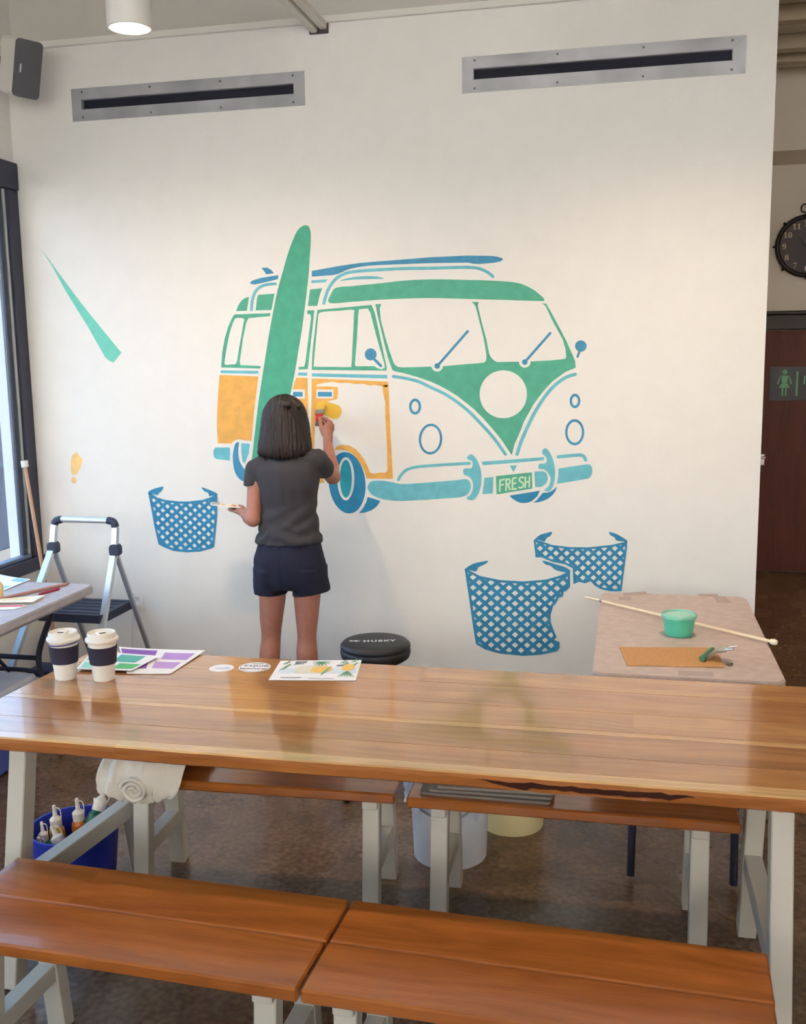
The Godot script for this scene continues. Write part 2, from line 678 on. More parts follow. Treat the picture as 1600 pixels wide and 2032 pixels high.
func room() -> void:
	var plaster := StandardMaterial3D.new()
	plaster.albedo_color = rgb(238, 236, 232)
	plaster.albedo_texture = noise_tex(0.012, Color(0.985, 0.985, 0.985), Color(1, 1, 1), 3, 5, 512)
	plaster.normal_enabled = true
	plaster.normal_texture = bump_tex(0.2, 3.0, 4, 3, 512)
	plaster.normal_scale = 0.06
	plaster.roughness = 0.62
	triplanar(plaster, 0.9)
	var cream := mat(rgb(228, 218, 204), 0.75)
	var grey_paint := mat(rgb(200, 196, 190), 0.8)
	var white_paint := mat(rgb(226, 224, 218), 0.5)

	# floor: stained, polished concrete
	var fl := StandardMaterial3D.new()
	var fn := noise_tex(0.012, Color(0, 0, 0), Color(1, 1, 1), 8, 8, 1024)
	(fn.noise as FastNoiseLite).fractal_gain = 0.68
	var g := Gradient.new()
	g.offsets = PackedFloat32Array([0.0, 0.35, 0.55, 0.75, 1.0])
	g.colors = PackedColorArray([rgb(98, 74, 54), rgb(118, 91, 69), rgb(127, 99, 75), rgb(136, 107, 83), rgb(158, 130, 106)])
	fn.color_ramp = g
	fl.albedo_texture = fn
	fl.detail_enabled = true
	fl.detail_blend_mode = BaseMaterial3D.BLEND_MODE_MUL
	fl.detail_albedo = noise_tex(0.2, Color(0.6, 0.58, 0.56), Color(1.0, 1.0, 1.0), 9, 3, 512)
	fl.roughness = 0.34
	fl.roughness_texture = noise_tex(0.02, Color(0.6, 0.6, 0.6), Color(1, 1, 1), 12, 4, 256)
	fl.normal_enabled = true
	fl.normal_texture = bump_tex(0.05, 4.0, 14, 4, 512)
	fl.normal_scale = 0.04
	triplanar(fl, 0.34)
	struct("floor", box_between(Vector3(-3.41, -0.12, -8.65), Vector3(4.75, 0, 3.15)), fl)

	# the painted wall, with two slots cut through it for the air
	var va := vent_corners([161, 197, 583, 166, 584, 188, 161, 217])
	var vb := vent_corners([939.5, 137, 1455, 96, 1455, 119, 939.5, 160])
	var slots := []
	for v in [va, vb]:
		slots.append([v[0].x, (v[2].y + v[3].y) / 2.0, v[1].x, (v[0].y + v[1].y) / 2.0])
	var holes := []
	for s in slots:
		holes.append(rect(s[0], s[1], s[2], s[3]))
	var st := begin()
	for p in pierced(rect(LEFT_X, 0, 0.626, 3.41), holes):
		add_slab(st, p, 0.15, Transform3D(Basis(), Vector3(0, 0, WALL_Z - 0.15)))
	struct("wall_back", finish(st), plaster)
	struct("wall_upper", box_between(Vector3(LEFT_X, 3.41, -5.15), Vector3(0.626, CEIL_Y, -5.06)), grey_paint)
	struct("trim_1", box_between(Vector3(LEFT_X, 3.392, WALL_Z), Vector3(0.626, 3.425, WALL_Z + 0.022), 0.003), white_paint)

	var alum := StandardMaterial3D.new()
	alum.albedo_color = rgb(186, 188, 194)
	alum.metallic = 0.35
	alum.roughness = 0.42
	alum.albedo_texture = noise_tex(0.01, Color(0.82, 0.82, 0.82), Color(1, 1, 1), 17, 3, 256)
	triplanar(alum, 1.2)
	var outer := [vent_corners([142, 177, 604, 141, 606, 210, 144.5, 241]), vent_corners([917.5, 114.5, 1481, 69.5, 1481, 144, 917.5, 186.5])]
	for i in 2:
		var s: Array = slots[i]
		var o: Array = outer[i]
		var x0: float = (o[0].x + o[3].x) / 2.0
		var x1: float = (o[1].x + o[2].x) / 2.0
		var y0: float = (o[2].y + o[3].y) / 2.0
		var y1: float = (o[0].y + o[1].y) / 2.0
		var at := Vector3((x0 + x1) / 2.0, (y0 + y1) / 2.0, WALL_Z)
		var t := thing("air_vent", ["aluminium slot vent high on the wall near the window corner", "aluminium slot vent high on the wall above the painted van's front"][i], "vent", at)
		var inn := Vector4(s[0] - at.x, s[1] - at.y, s[2] - at.x, s[3] - at.y)
		var out := Vector4(x0 - at.x, y0 - at.y, x1 - at.x, y1 - at.y)
		var sides := [
			V([out.x, out.w, out.z, out.w, inn.z, inn.w, inn.x, inn.w]), V([out.x, out.y, out.z, out.y, inn.z, inn.y, inn.x, inn.y]),
			V([out.x, out.y + 0.0006, out.x, out.w - 0.0006, inn.x, inn.w - 0.0003, inn.x, inn.y + 0.0003]), V([out.z, out.y + 0.0006, out.z, out.w - 0.0006, inn.z, inn.w - 0.0003, inn.z, inn.y + 0.0003])]
		for sd in sides.size():
			part("frame_strip", slab(sides[sd], 0.004 if sd < 2 else 0.0034), alum, t)
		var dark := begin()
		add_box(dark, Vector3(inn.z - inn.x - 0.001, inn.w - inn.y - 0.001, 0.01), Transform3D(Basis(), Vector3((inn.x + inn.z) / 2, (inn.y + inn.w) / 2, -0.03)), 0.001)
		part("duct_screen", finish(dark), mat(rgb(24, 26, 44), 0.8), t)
		for k in 2:
			var ly := inn.y + 0.0012 if k == 0 else inn.w - 0.0012
			part("duct_lip", box(Vector3(inn.z - inn.x - 0.002, 0.002, 0.024), Vector3((inn.x + inn.z) / 2, ly, -0.0125), 0.0004), alum, t)
			var lx := inn.x + 0.0012 if k == 0 else inn.z - 0.0012
			part("duct_lip", box(Vector3(0.002, inn.w - inn.y - 0.006, 0.024), Vector3(lx, (inn.y + inn.w) / 2, -0.0125), 0.0004), alum, t)
		for k in 4:
			for e in 2:
				var sx := lerpf(out.x + 0.06, out.z - 0.06, k / 3.0)
				var sy := out.y + 0.018 if e == 0 else out.w - 0.018
				part("screw", lathe([Vector2(0, 0.0065), Vector2(0.004, 0.006), Vector2(0.0055, 0.004)], 10, Transform3D(Basis(Vector3.RIGHT, Vector3.BACK, Vector3.UP), Vector3(sx, sy, 0))), mat(rgb(110, 110, 112), 0.4, 0.8), t)

	# left wall around the shop window
	struct("wall_left", box_between(Vector3(-3.41, 2.83, -5.15), Vector3(LEFT_X, CEIL_Y, 3.15)), plaster)
	struct("wall_left_sill", box_between(Vector3(-3.41, 0, -5.15), Vector3(LEFT_X, 0.64, 3.15)), plaster)
	struct("wall_left_pier", box_between(Vector3(-3.41, 0.64, -0.15), Vector3(LEFT_X, 2.83, 3.15)), plaster)
	struct("wall_left_end", box_between(Vector3(-3.41, 0.64, -5.15), Vector3(LEFT_X - 0.001, 2.83, -5.0)), plaster)
	var frame_dark := mat(rgb(38, 42, 62), 0.45)
	var w := Node3D.new()
	w.name = "window_1"
	add_child(w)
	w.set_meta("kind", "structure")
	w.set_meta("label", "dark framed shop window in the left wall")
	part("head_rail", box_between(Vector3(-3.26, 2.69, -4.995), Vector3(-3.185, 2.83, -0.151), 0.004), frame_dark, w)
	part("sill_rail", box_between(Vector3(-3.26, 0.6405, -4.995), Vector3(-3.18, 0.715, -0.151), 0.004), frame_dark, w)
	part("sill_ledge", box_between(Vector3(-3.255, 0.7155, -4.9), Vector3(-3.205, 0.735, -0.151), 0.003), mat(rgb(96, 112, 142), 0.4), w)
	part("jamb", box_between(Vector3(-3.255, 0.716, -4.997), Vector3(-3.196, 2.689, -4.905), 0.003), frame_dark, w)
	part("glazing_bead", box_between(Vector3(-3.24, 0.736, -4.904), Vector3(-3.212, 2.688, -4.888), 0.002), mat(rgb(196, 202, 200), 0.35, 0.4), w)
	var glass := StandardMaterial3D.new()
	glass.transparency = BaseMaterial3D.TRANSPARENCY_ALPHA
	glass.albedo_color = Color(0.80, 0.88, 0.88, 0.08)
	glass.roughness = 0.02
	var clear_glass: StandardMaterial3D = glass.duplicate()
	glass.albedo_color = Color(0.30, 0.38, 0.46, 0.34)   # tinted film on the shop window
	var zs := [-4.866, -3.3, -1.75, -0.2]
	for i in 3:
		part("pane", box_between(Vector3(-3.24, 0.736, zs[i] + 0.02), Vector3(-3.232, 2.689, zs[i + 1] - 0.04), 0.001), glass, w)
		part("mullion", box_between(Vector3(-3.255, 0.736, zs[i + 1] - 0.045), Vector3(-3.2, 2.689, zs[i + 1] + 0.045), 0.003), frame_dark, w)
	part("sash_stile", box_between(Vector3(-3.25, 0.736, -4.887), Vector3(-3.22, 2.688, -4.85), 0.003), mat(rgb(44, 54, 70), 0.45), w)

	# ceiling, the passage on the right and the walls behind the viewer
	struct("ceiling", box_between(Vector3(-3.41, CEIL_Y, -8.65), Vector3(4.75, CEIL_Y + 0.12, 3.15)), mat(rgb(220, 214, 204), 0.85))
	var ceil_node: Node3D = get_node("ceiling")
	for z in [-5.6, -6.05, -6.53, -7.12, -7.42]:
		part("joist", box_between(Vector3(0.66, CEIL_Y - 0.09, z - 0.05), Vector3(4.6, CEIL_Y - 0.001, z + 0.05), 0.004), mat(rgb(190, 176, 152), 0.8), ceil_node)
	struct("wall_far", box_between(Vector3(0.45, 0, -8.65), Vector3(4.75, CEIL_Y, -8.5)), cream)
	struct("wall_bulkhead", box_between(Vector3(0.6, 3.19, -8.499), Vector3(4.6, CEIL_Y, -7.9)), cream)
	struct("wall_passage", box_between(Vector3(0.45, 0, -8.5), Vector3(0.6, CEIL_Y, -5.15)), cream)
	struct("wall_right", box_between(Vector3(4.6, 0, -8.5), Vector3(4.75, CEIL_Y, 3.0)), cream)
	# unseen high windows added behind the viewer to fill the room with daylight
	var rear := begin()
	for p in pierced(rect(LEFT_X, 0, 4.6, CEIL_Y), [rect(-2.9, 1.6, 4.2, 3.62)]):
		add_slab(rear, p, 0.15, Transform3D(Basis(), Vector3(0, 0, 3.0)))
	struct("wall_rear", finish(rear), cream)
	var w2 := Node3D.new()
	w2.name = "added_window_2"
	add_child(w2)
	w2.set_meta("kind", "structure")
	w2.position = Vector3(0, 0, 3.06)
	part("head_rail", box_between(Vector3(-2.9, 3.54, -0.05), Vector3(4.2, 3.619, 0.05), 0.004), frame_dark, w2)
	part("sill_rail", box_between(Vector3(-2.9, 1.601, -0.05), Vector3(4.2, 1.68, 0.05), 0.004), frame_dark, w2)
	for i in 5:
		var mx := lerpf(-2.86, 4.16, i / 4.0)
		part("mullion", box_between(Vector3(mx - 0.04, 1.681, -0.045), Vector3(mx + 0.04, 3.539, 0.045), 0.003), frame_dark, w2)
		if i < 4:
			part("pane", box_between(Vector3(mx + 0.041, 1.681, -0.004), Vector3(lerpf(-2.86, 4.16, (i + 1) / 4.0) - 0.041, 3.539, 0.004), 0.001), clear_glass, w2)

	# washroom door at the end of the passage
	var dwood := wood(rgb(98, 42, 26), 0.6)
	var door := Node3D.new()
	door.name = "door_1"
	add_child(door)
	door.set_meta("kind", "structure")
	door.position = Vector3(1.46, 0, -8.499)
	door.set_meta("label", "dark reddish brown washroom door at the end of the passage")
	var leafst := begin()
	add_box(leafst, Vector3(1.925, 0.98, 0.04), Transform3D(Basis(Vector3(0, 1, 0), Vector3(-1, 0, 0), Vector3(0, 0, 1)), Vector3(0, 0.975, 0.03)), 0.003)
	part("leaf", finish(leafst), dwood, door)
	var casing := mat(rgb(40, 28, 28), 0.5)
	part("head_casing", box(Vector3(1.22, 0.115, 0.06), Vector3(0, 2.0, 0.03), 0.006), casing, door)
	part("head_cap", box(Vector3(1.28, 0.028, 0.085), Vector3(0, 2.072, 0.043), 0.006), casing, door)
	for s in [-1, 1]:
		part("side_casing", box(Vector3(0.1, 1.942, 0.05), Vector3(s * 0.545, 0.971, 0.025), 0.005), casing, door)
	var steel := mat(rgb(210, 208, 204), 0.25, 0.9)
	var hx := pz(1509, 915, -8.45).x - 1.44
	var hst := begin()
	add_box(hst, Vector3(0.05, 0.09, 0.008), Transform3D(Basis(), Vector3(hx - 0.012, 0.92, 0.054)), 0.003)
	add_tube(hst, [Vector3(hx - 0.012, 0.94, 0.055), Vector3(hx - 0.012, 0.94, 0.095)], 0.011)
	add_tube(hst, [Vector3(hx - 0.10, 0.94, 0.1), Vector3(hx + 0.012, 0.94, 0.1)], 0.010)
	part("handle", finish(hst), steel, door)

func outside() -> void:
	struct("ground_outside", box_between(Vector3(-30, -0.3, -26), Vector3(-3.411, -0.12, 3.15)), mat(rgb(70, 70, 70), 0.9))
	struct("pavement_outside", box_between(Vector3(-30, -0.3, 3.151), Vector3(20, -0.12, 26)), mat(rgb(150, 144, 134), 0.9))
	var fb := thing("added_street_building", "unseen pale sunlit building added across the street to send daylight indoors", "building", Vector3(0, -0.12, 12))  # added out of view, throws sunlight back through the rear windows
	part("wall", box_between(Vector3(-18, 0, 0), Vector3(18, 8, 2), 0.02), mat(rgb(222, 217, 208), 0.85), fb)
	part("parapet", box_between(Vector3(-18.2, 8.0, -0.2), Vector3(18.2, 8.4, 2.2), 0.02), mat(rgb(206, 196, 178), 0.85), fb)
	solid("screen_wall", box_between(Vector3(-6.35, -0.12, -14), Vector3(-6.2, 1.735, -5.4), 0.01), mat(rgb(66, 74, 94), 0.85), "low grey blue boundary wall outside the shop window", "wall")
	# small pale gabled shed behind the boundary wall
	var shed := thing("shed", "pale gabled shed showing over the boundary wall outside", "shed", Vector3(-9.4, -0.12, -14.2))
	part("wall", box(Vector3(1.6, 1.9, 1.6), Vector3(0, 0.95, 0), 0.01), mat(rgb(80, 80, 80), 0.8), shed)
	part("roof", slab(V([-1.0, 1.85, 1.0, 1.85, 0, 2.5]), 1.9, Transform3D(Basis(), Vector3(0, 0, -0.95))), mat(rgb(96, 96, 96), 0.8), shed)
	var leafm := StandardMaterial3D.new()
	leafm.albedo_color = rgb(40, 62, 26)
	leafm.roughness = 0.6
	leafm.backlight_enabled = true
	leafm.backlight = Color(0.12, 0.2, 0.06)
	var leafm2: StandardMaterial3D = leafm.duplicate()
	leafm2.albedo_color = rgb(58, 82, 38)
	var bark := mat(rgb(84, 68, 54), 0.9)
	var spots := [[-12.6, -16.9, 1.9, 2.9, "dense leafy tree outside, straight behind the shed"], [-11.6, -11.6, 1.6, 2.7, "leafy tree outside, nearest the shop corner"], [-16.4, -20.0, 2.0, 3.2, "taller leafy tree outside at the back"], [-12.4, -24.4, 2.0, 3.0, "far leafy tree outside beyond the others"]]
	for i in spots.size():
		var s: Array = spots[i]
		rng.seed = 100 + i
		var t := thing("tree", s[4], "tree", Vector3(s[0], -0.12, s[1]), 0, "trees outside the window")
		part("trunk", tube(catmull([Vector3.ZERO, Vector3(0.08, 1.0, 0.03), Vector3(-0.05, 2.0, 0.05), Vector3(0.05, s[3], 0)], 4), 0.14, 0.06, 10), bark, t)
		for k in 2:
			var st := begin()
			st.set_smooth_group(-1)
			for n in 1400:
				var d := Vector3(rng.randfn(), rng.randfn(), rng.randfn()).normalized()
				var r: float = s[2] * pow(rng.randf(), 0.4)
				var p := Vector3(d.x * r, s[3] + d.y * r * 0.78, d.z * r)
				if p.y < 0.7:
					continue
				var b := Basis.from_euler(Vector3(rng.randf() * TAU, rng.randf() * TAU, rng.randf() * TAU)) * (0.09 + 0.05 * rng.randf())
				quad(st, p + b * Vector3(-0.5, 0, 0), p + b * Vector3(0, 0.1, 1.0), p + b * Vector3(0.5, 0, 0), p + b * Vector3(0, -0.1, -1.0))
			var f := part("foliage", finish(st), leafm if k == 0 else leafm2, t)
			f.set_meta("kind", "stuff")

# ---------------------------------------------------------------- ceiling fittings
func can_light(at: Vector3, label: String, energy: float) -> void:
	var t := thing("ceiling_lamp", label, "lamp", at, 0, "white cylinder lamps under the ceiling")
	var white := mat(rgb(232, 230, 226), 0.4)
	part("can", lathe([Vector2(0.078, 0.0), Vector2(0.083, 0.0), Vector2(0.083, 0.30), Vector2(0.03, 0.31), Vector2(0.0, 0.312)], 40), white, t)
	part("reflector", lathe([Vector2(0.0775, 0.002), Vector2(0.06, 0.075), Vector2(0.0, 0.076)], 40), mat(rgb(236, 232, 224), 0.3), t)
	part("stem", tube([Vector3(0, 0.31, 0), Vector3(0, CEIL_Y - at.y - 0.02, 0)], 0.011), white, t)
	part("canopy", lathe([Vector2(0.0, CEIL_Y - at.y - 0.024), Vector2(0.055, CEIL_Y - at.y - 0.022), Vector2(0.06, CEIL_Y - at.y - 0.001)], 28), white, t)
	var bulb := StandardMaterial3D.new()
	bulb.albedo_color = Color(1, 1, 1)
	bulb.emission_enabled = true
	bulb.emission = Color(1.0, 0.93, 0.82)
	bulb.emission_energy_multiplier = 6.0
	part("bulb_lens", lathe([Vector2(0.0, 0.022), Vector2(0.04, 0.026), Vector2(0.062, 0.045), Vector2(0.0, 0.046)], 32), bulb, t)
	var l := SpotLight3D.new()
	l.name = "lamp_light"
	l.light_color = Color(1.0, 0.89, 0.76)
	l.light_energy = energy
	l.light_size = 0.06
	l.spot_angle = 84.0
	l.spot_angle_attenuation = 1.0
	l.spot_range = 14.0
	l.spot_attenuation = 2.0
	l.shadow_enabled = true
	l.rotation_degrees = Vector3(-90, 0, 0)
	l.position = Vector3(0, -0.012, 0)
	t.add_child(l)

func ceiling_fittings() -> void:
	var st := begin()
	var a := pz(627, 56, -4.99)
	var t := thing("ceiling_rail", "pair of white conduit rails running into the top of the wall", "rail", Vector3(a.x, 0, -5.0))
	for i in 2:
		var x := -0.012 + i * 0.047
		var y := a.y + i * 0.012
		part("rail", box_between(Vector3(x - 0.019, y - 0.019, 0.001), Vector3(x + 0.019, y + 0.019, 5.2), 0.006), mat(rgb(214, 210, 200), 0.45), t)
	part("dark_hole_plate", box_between(Vector3(-0.036, a.y - 0.026, 0.0005), Vector3(0.062, a.y + 0.04, 0.006), 0.002), mat(rgb(70, 62, 66), 0.7), t)  # dark plate: shade of the hole cut round the rails, put in as colour
	for z in [1.2, 3.4]:
		part("hanger", tube([Vector3(0.012, a.y + 0.015, z), Vector3(0.012, CEIL_Y - 0.001, z)], 0.006, -1, 8), mat(rgb(190, 188, 182), 0.4, 0.5), t)

	# loudspeaker in the corner
	var n := Vector3(0.84, -0.30, 0.46).normalized()
	var up := (Vector3.UP - n * n.y).normalized()
	var c := pz(52, 137, -4.72)
	var sp := Node3D.new()
	sp.name = numbered("loudspeaker")
	add_child(sp)
	tag(sp, "white loudspeaker with grey grille bracketed in the corner above the window", "speaker")
	sp.transform = Transform3D(Basis(up.cross(n).normalized(), up, n), c)
	part("case", slab(rounded(0.132, 0.268, 0.022), 0.13, Transform3D(Basis(), Vector3(0, 0, -0.132))), mat(rgb(220, 218, 212), 0.5), sp)
	part("grille", slab(rounded(0.131, 0.267, 0.022), 0.026, Transform3D(Basis(), Vector3(0, 0, -0.0005))), mat(rgb(92, 92, 98), 0.8), sp)
	part("badge", slab(rounded(0.008, 0.04, 0.004), 0.002, Transform3D(Basis(), Vector3(-0.044, 0.0, 0.0252))), mat(rgb(214, 214, 216), 0.3), sp)
	var back := sp.transform.affine_inverse() * Vector3(LEFT_X + 0.002, c.y + 0.08, c.z - 0.05)
	part("bracket", tube([Vector3(0, 0.02, -0.13), back], 0.02), mat(rgb(30, 30, 34), 0.5), sp)
	part("wall_plate", tube([back, back + (sp.transform.basis.inverse() * Vector3(0.012, 0, 0))], 0.05), mat(rgb(30, 30, 34), 0.5), sp)

# ---------------------------------------------------------------- the mural: outlines read off the photograph, laid on the wall's plane
func V(a: Array) -> PackedVector2Array:
	var p := PackedVector2Array()
	for i in range(0, a.size(), 2):
		p.append(Vector2(a[i], a[i + 1]))
	return p

func S(a: Array) -> PackedVector2Array:   # the same with its corners rounded into curves
	return PackedVector2Array(catmull(Array(V(a)), 4, true))

func ellipse(cx: float, cy: float, rx: float, ry: float, lean := 0.0, n := 40) -> PackedVector2Array:
	var p := PackedVector2Array()
	for i in n:
		var t := TAU * i / n
		p.append(Vector2(cx + cos(t) * rx - sin(t) * lean, cy + sin(t) * ry))
	return p

func stroke(a: Array, w: float, curved := true) -> Array:
	var p := Array(V(a))
	if curved and p.size() > 2:
		p = catmull(p, 5)
	return Geometry2D.offset_polyline(PackedVector2Array(p), w / 2.0, Geometry2D.JOIN_ROUND, Geometry2D.END_ROUND)

func pierced(outer: PackedVector2Array, holes: Array) -> Array:   # outlines without holes, split through each hole
	var polys := [outer]
	for h in holes:
		var mid := Vector2.ZERO
		for p in h:
			mid += p
		mid /= h.size()
		var next := []
		for p in polys:
			for side in [[-5000.0, mid.x], [mid.x, 5000.0]]:
				var half := V([side[0], -5000, side[1], -5000, side[1], 5000, side[0], 5000])
				for q in Geometry2D.intersect_polygons(p, half):
					for r in Geometry2D.clip_polygons(q, h):
						next.append(r)
		polys = next
	return polys

func on_wall(p: Vector2, off: float) -> Vector3:
	return pz(p.x, p.y, WALL_Z + off)

func paint(called: String, polys: Array, m: Material, parent: Node3D, off := 0.0008) -> MeshInstance3D:
	var st := begin()
	st.set_smooth_group(-1)
	for poly in polys:
		var ids := Geometry2D.triangulate_polygon(poly)
		for i in range(0, ids.size(), 3):
			var a := on_wall(poly[ids[i]], off) - parent.position
			var b := on_wall(poly[ids[i + 1]], off) - parent.position
			var c := on_wall(poly[ids[i + 2]], off) - parent.position
			if (b - a).cross(c - a).z > 0.0:
				tri(st, a, c, b)
			else:
				tri(st, a, b, c)
	return part(called, finish(st), m, parent)

func paint_mat(c: Color, sd: int, lo := 0.90) -> StandardMaterial3D:
	var m := StandardMaterial3D.new()
	m.albedo_color = c
	m.albedo_texture = noise_tex(0.02, Color(lo, lo, lo), Color(1, 1, 1), sd, 4, 256)
	m.roughness = 0.62
	return triplanar(m, 2.6)

func basket(called_label: String, outline: PackedVector2Array, flaps: Array, a: Vector2, b: Vector2, wa: float, wb: float, rim: float, m: Material, seed_at: Vector2) -> void:
	var c := Vector2.ZERO
	for p in outline:
		c += p
	c /= outline.size()
	var t := thing("painted_basket", called_label, "mural", on_wall(c, 0.0))
	# rim: the outline less the outline drawn in
	var inner := Geometry2D.offset_polygon(outline, -rim, Geometry2D.JOIN_MITER)
	paint("rim", pierced(outline, inner), m, t, 0.0022)
	for f in flaps:
		paint("rim_flap", [f], m, t, 0.0022)
	for pass_ in 2:
		var dir := (a if pass_ == 0 else b).normalized()
		var nrm := Vector2(-dir.y, dir.x)
		var other := b if pass_ == 0 else a
		var step := absf(other.dot(nrm))
		var w := wa if pass_ == 0 else wb
		var polys := []
		for k in range(-16, 17):
			var p := seed_at + nrm * (k + 0.5) * step
			var strip := PackedVector2Array([p - dir * 400 - nrm * w / 2, p + dir * 400 - nrm * w / 2, p + dir * 400 + nrm * w / 2, p - dir * 400 + nrm * w / 2])
			for q in Geometry2D.intersect_polygons(outline, strip):
				polys.append(q)
		paint("lattice", polys, m, t, 0.0008 if pass_ == 0 else 0.0015)

func mural() -> void:
	var green := paint_mat(rgb(84, 180, 152), 21)
	var board_green := paint_mat(rgb(76, 178, 148), 22, 0.9)
	var orange := paint_mat(rgb(244, 184, 92), 23, 0.90)
	var yellow := paint_mat(rgb(238, 192, 66), 24, 0.94)
	var blue := paint_mat(rgb(66, 150, 192), 25)
	var light_blue := paint_mat(rgb(110, 196, 212), 26)
	var teal := paint_mat(rgb(40, 172, 190), 27)
	var deep := paint_mat(rgb(36, 138, 184), 28)
	var leaf := paint_mat(rgb(116, 208, 188), 29, 0.96)
	var pale := mat(rgb(205, 232, 200), 0.6)

	var van := thing("painted_van", "camper van painted on the white wall in green, orange and blue, half finished", "mural", on_wall(Vector2(800, 780), 0.0))
	paint("roof", [S([653.8, 601, 657.5, 582.5, 667.5, 571, 700, 567.5, 750, 562.5, 800, 557, 856, 554.3, 940, 555.7, 996, 558, 1030, 562, 1052.5, 571, 1069, 582.4, 1081, 595.6, 1063.7, 597.2, 996, 595, 912, 592.8, 856, 591.4, 800, 592.6, 750, 595, 700, 598.8])], green, van)
	paint("roof", [V([615.5, 574.5, 639.5, 571.8, 634, 588, 630, 607, 611, 607])], green, van)
	paint("roof", [V([468.8, 617.5, 471, 610, 475, 602.5, 479, 597, 483.8, 593, 488, 591, 494.5, 588.8, 490, 616.8])], green, van)
	paint("roof", [V([512.5, 585, 545, 582.5, 538.8, 615, 507.5, 615.8, 510, 592])], green, van)
	paint("rear_window_frame", pierced(V([465, 624, 500, 622.5, 537, 621.5, 516.5, 731.5, 439, 729, 441, 700, 446, 672, 453, 648, 460, 632]), [S([468.8, 631.3, 483.8, 632.5, 482.5, 645, 473, 700, 468.8, 721, 460, 723, 447.5, 723.8, 445.8, 717.5, 450, 690, 456, 660, 463.8, 637.5]), V([493, 631.3, 545, 626.5, 560, 660, 517.5, 726.3, 477.5, 724.5, 475.8, 718.8, 482.5, 670, 488.8, 640])]), green, van)
	paint("door_post", [V([609.5, 615.8, 624, 615.8, 621.5, 640, 611, 732.5, 592.5, 733.3, 593, 728, 603.8, 727.5, 606, 720, 617.5, 630, 616, 623.8, 610, 623])], green, van)
	paint("door_window_frame", pierced(V([630, 615, 737.5, 605, 743.8, 620, 756, 675, 767.5, 727.5, 767.5, 735.5, 618.8, 733.8, 620, 700, 626, 645]), [S([636, 620, 670, 617, 701, 615, 702.5, 625, 700, 680, 697.5, 723.8, 693.8, 728, 660, 728, 626, 727.5, 623, 722.5, 626, 685, 631, 635]), V([712.5, 613.8, 730, 612, 735, 620, 748, 670, 763, 722, 764, 729, 758, 733, 750, 731, 742.5, 726.5, 706, 727, 704.5, 722.5, 708.8, 670, 711, 625])]), green, van)
	var wind := V([745, 603.8, 757, 603, 753.8, 612.5, 756, 635, 764, 666, 772.5, 695, 782.5, 722.5, 790, 728, 800, 729, 842, 728, 884, 726.3, 926, 722.6, 960, 719.8, 964, 717, 965.5, 712, 965.5, 704.4, 960, 670.7, 951.5, 637, 944.5, 609, 941, 603, 936, 599.2, 951, 599.2, 949, 602, 948.7, 607.6, 955.7, 637, 965.5, 673.5, 971, 701.6, 974, 708, 978, 712.8, 982, 716, 986.5, 718.4, 1018.8, 717.9, 1059.5, 717, 1094.5, 715, 1117, 712.8, 1122, 711.5, 1124, 708.6, 1122.6, 693, 1117, 673.5, 1097, 637, 1083, 607.6, 1079, 604, 1073.5, 602.3, 1084, 602.3, 1093, 617.4, 1111, 651, 1125.4, 679, 1136.6, 704.4, 1141.7, 715.6, 1142.8, 729.6, 1122.6, 738, 1097, 756.3, 1083, 771, 1069, 788.6, 1058, 804, 1049.6, 819.4, 1040, 837, 1032.8, 855.9, 1021.6, 881, 1016, 903, 1007.6, 891, 995, 872, 982, 855.9, 957, 827.8, 942, 813, 926, 799.8, 908, 786, 889.8, 774.5, 872, 765, 856, 757.7, 828, 747.9, 800, 740, 782.5, 736.5, 778.8, 733.8, 770, 710, 760, 670, 750, 627.5])
	paint("windscreen_frame", pierced(wind, [ellipse(868, 726.3, 11.5, 11), ellipse(999, 782.4, 47, 47.5, 0, 64), ellipse(1041.8, 718.4, 11.5, 11)]), green, van)
	paint("wiper", stroke([868, 726.3, 928.5, 657.3], 5.0, false), blue, van)
	paint("wiper", stroke([1041.8, 718.4, 1092.3, 661], 5.0, false), blue, van)
	for c in [[868, 726.3], [1041.8, 718.4]]:
		paint("wiper_pivot", [ellipse(c[0], c[1], 5.6, 5.6, 0, 20)], blue, van, 0.0014)
	paint("side_mirror", [ellipse(735.8, 703.3, 11.8, 12)], blue, van)
	paint("mirror_arm", stroke([744, 714, 756, 726], 5.5, false), blue, van)
	paint("side_mirror", [ellipse(1153, 686.7, 11.5, 11.2)], blue, van)
	paint("mirror_arm", stroke([1150, 698, 1146.5, 708], 4.6, false), blue, van)
	paint("waist_stripe", stroke([440, 737.6, 511, 738.8], 5.6, false), light_blue, van)
	paint("waist_stripe", [V([592.5, 739, 609.8, 739.5, 609.5, 745.6, 591, 744.8])], light_blue, van)
	paint("waist_stripe", [V([619, 740.6, 768.5, 744, 769, 751, 619, 747])], light_blue, van)
	paint("front_stripe", stroke([780.5, 747, 800, 750, 828, 756.3, 856, 769, 889.8, 785.7, 926, 812.4, 954, 840, 979.5, 868.5, 996, 891, 1003.5, 901.5], 6.2), light_blue, van)
	paint("front_stripe", stroke([1026.5, 901.5, 1034, 878, 1047, 847.5, 1061, 819.4, 1080.5, 788.6, 1100, 766, 1122.6, 749.3, 1142, 742.8], 6.8), light_blue, van)
	paint("indicator_ring", pierced(ellipse(824, 806.8, 12, 16), [ellipse(824, 806.8, 7, 10.6)]), blue, van)
	paint("indicator_ring", pierced(ellipse(1141.4, 795.6, 10.6, 14.4), [ellipse(1141.4, 795.6, 5.8, 9)]), blue, van)
	paint("headlight_ring", pierced(ellipse(854.7, 871.3, 23.3, 30.6, 1.0, 56), [ellipse(854.7, 871.3, 18.6, 25.8, 1.0, 56)]), blue, van)
